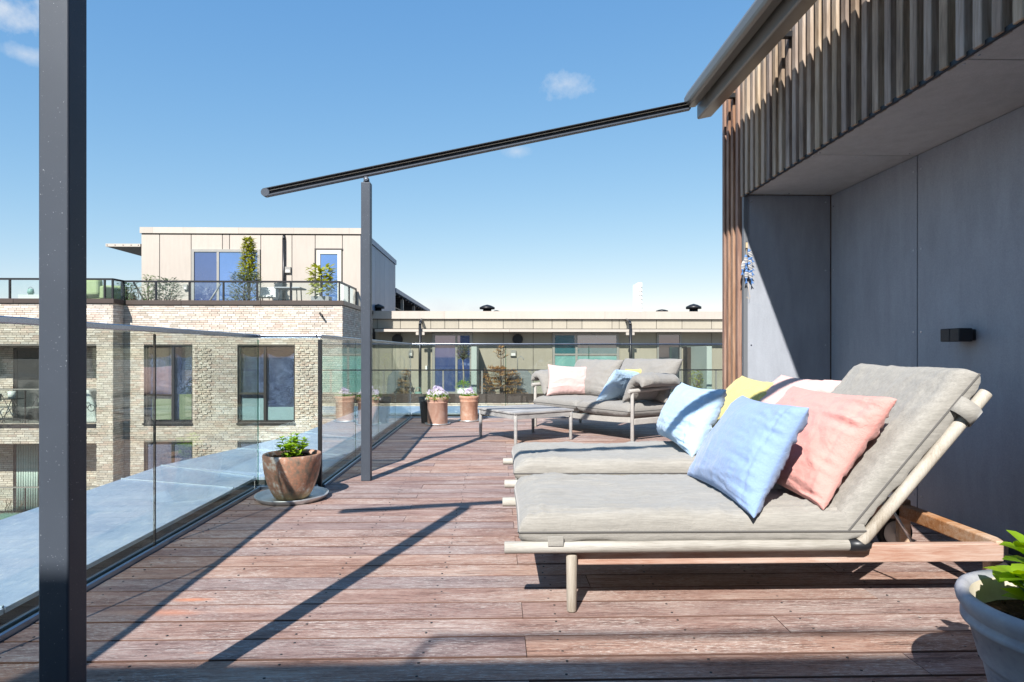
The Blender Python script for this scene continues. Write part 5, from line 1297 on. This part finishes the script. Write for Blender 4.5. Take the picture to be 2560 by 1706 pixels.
lf = MB(); tw = MB()
for k in range(60):
    d_ = rdir(rg, -.5, 1.); tw.tube([(0,0,zc2-.25), (d_.x*.18, d_.y*.18, zc2+d_.z*.2-.05), (d_.x*.32, d_.y*.32, zc2+d_.z*.36)], [.008, .005, .002], 4)
for k in range(620):
    d_ = rdir(rg, -.8, 1.); q = d_*(.34*rg.uniform(.5, 1.08)*(.85+.4*noise.noise(d_*2.5))); leaf_add(lf, q+Vector((0,0,zc2)), d_+rdir(rg)*.8, (0,0,1), .075, .026, .2, .1)
tw.build('twigs', M['bark'], ot); tag(lf.build('crown', M['leaf_olive'], ot, fix=False), kind='stuff')
lf = MB()
for k in range(260):
    d_ = rdir(rg, -.1, 1.); q = d_*.27*rg.uniform(.6, 1.1); leaf_add(lf, (q.x, q.y, .36+abs(q.z)*.9), d_+rdir(rg)*.6, (0,0,1), .07, .03, .3, .2)
tag(lf.build('underplanting', M['leaf_mint'], ot, fix=False), kind='stuff')
shrub('climber', 'yellow green climber seen through the glass at the left of the far terrace', (AX(963, 22.6), 22.6, ZF), 1.6, .3, 380, .09, .05, 'leaf_yellow', 31, .2, 'plant', .2)
shrub('shrub', 'bright green shrub beside the cupboard on the far terrace', (AX(1742, 22.2), 22.2, ZF), AZ(928, 22.2)-ZF, .33, 300, .10, .055, 'leaf_yellow', 32, .1, 'shrub', .1)
t = thing('watering_can', 'green watering can on the far terrace', 'watering can', (AX(1046, 21.6), 21.6, ZF)); MB().lathe([(.001, 0), (.13, 0), (.13, .24), (.10, .28), (.001, .28)], (0,0,0), 20).build('body', M['green_paint'], t); MB().tube([(.1, 0, .26), (.06, 0, .42), (-.06, 0, .42), (-.1, 0, .27)], .015, 6).build('handle', M['green_paint'], t); MB().cyl((-.12, 0, .1), (-.34, 0, .34), .025, .018, 8).build('spout', M['green_paint'], t)
t = thing('covered_grill', 'barbecue grill under a grey cover by the dry fir tree', 'grill', (AX(1297, 22.7), 22.7, ZF)); m = MB(); m.prism([(-.55, 0), (.55, 0), (.50, .75), (.28, 1.02), (-.28, 1.02), (-.5, .8)], (0, -.3, 0), (0, .3, 0), (1,0,0), (0,0,1)); m.build('cover', M['grey_plastic'], t, .05, 3); MB().tube([(-.45, -.32, .02), (-.45, -.32, .7), (-.3, -.32, .9)], .02, 6).build('frame_tube', M['steel'], t)
MB().tube([(-.05, 0, 1.0), (-.05, 0, 1.42), (.06, 0, 1.50), (.17, 0, 1.42), (.18, 0, 1.36)], .014, 6).build('hose', M['grey_plastic'], t)
t = thing('garden_tripod', 'dark folded tripod stand with tools near the watering can', 'tripod', (AX(1018, 22.8), 22.8, ZF))
for k in range(3):
    an = k*2.09+.3; MB().cyl((0,0,1.0), (math.cos(an)*.3, math.sin(an)*.3, 0), .016, None, 6).build('leg', M['black_metal'], t)
MB().lathe([(.001, .18), (.22, .18), (.28, .34), (.24, .36), (.001, .30)], (0,0,0), 18).build('bowl', M['frame_dark'], t)
shrub('flower_box_plant', 'pale lilac flowers along the left edge of the far terrace', (AX(945, 21.5), 21.5, ZF+.05), .45, .5, 380, .06, .045, 'petal_lilac', 35, .1, 'plant', .2)
# roof vents
def vent(x, y0, y1, wpx, Y, label):
    c = at(x, y1, Y); r_ = wpx/2/1560*Y; hh = AZ(y0, Y)-c.z; zb = min(c.z, ZTOP-.1); t = thing('roof_vent', label, 'vent', (c.x, Y, zb)); z0 = c.z-zb
    MB().cyl((0,0,0), (0,0,z0+hh*.45), r_*.55, None, 20).build('pipe', M['black_metal'], t); MB().lathe([(r_*.5, z0+hh*.42), (r_, z0+hh*.42), (r_, z0+hh*.66), (r_*.5, z0+hh*.88), (.001, z0+hh)], (0,0,0), 24).build('cap', M['black_metal'], t)
vent(1218, 762, 782, 38, 25.5, 'black roof vent above the patio doors of the low building'); vent(1734, 759, 782, 38, 25.5, 'black roof vent nearest the timber column on the low roof'); vent(1655, 773, 784, 30, 28, 'low black roof vent between chimney and larger vent'); vent(1241, 776, 783, 16, 27, 'tiny round vent right of the black roof vent'); vent(946, 761, 780, 30, 24.6, 'black roof vent at the foot of the penthouse side wall')
# tall power station chimney far away
ch = thing('chimney', 'tall white triple flue chimney far behind the low building', 'chimney', at(1595, 880, 420)*1.0)
ch.location.z = -13
zt3 = AZ(706, 420)+13
for i, (dx, dh) in enumerate(((-2.3, -1.8), (-.6, -.9), (1.6, 0))): MB().cyl((dx, i*.8, 0), (dx, i*.8, zt3+dh), 1.0 if i < 2 else 1.55, None, 20).build('flue', M['chimney_white'], ch)
for k in range(14): MB().box((.4, -.2, zt3*.35+k*zt3*.046), (2.9, .15, zt3*.35+k*zt3*.046+.35)).build('platform', M['frame_grey'], ch)
MB().box((-3.6, -1.2, 0), (3.6, 4, 6)).build('base', M['concrete'], ch)
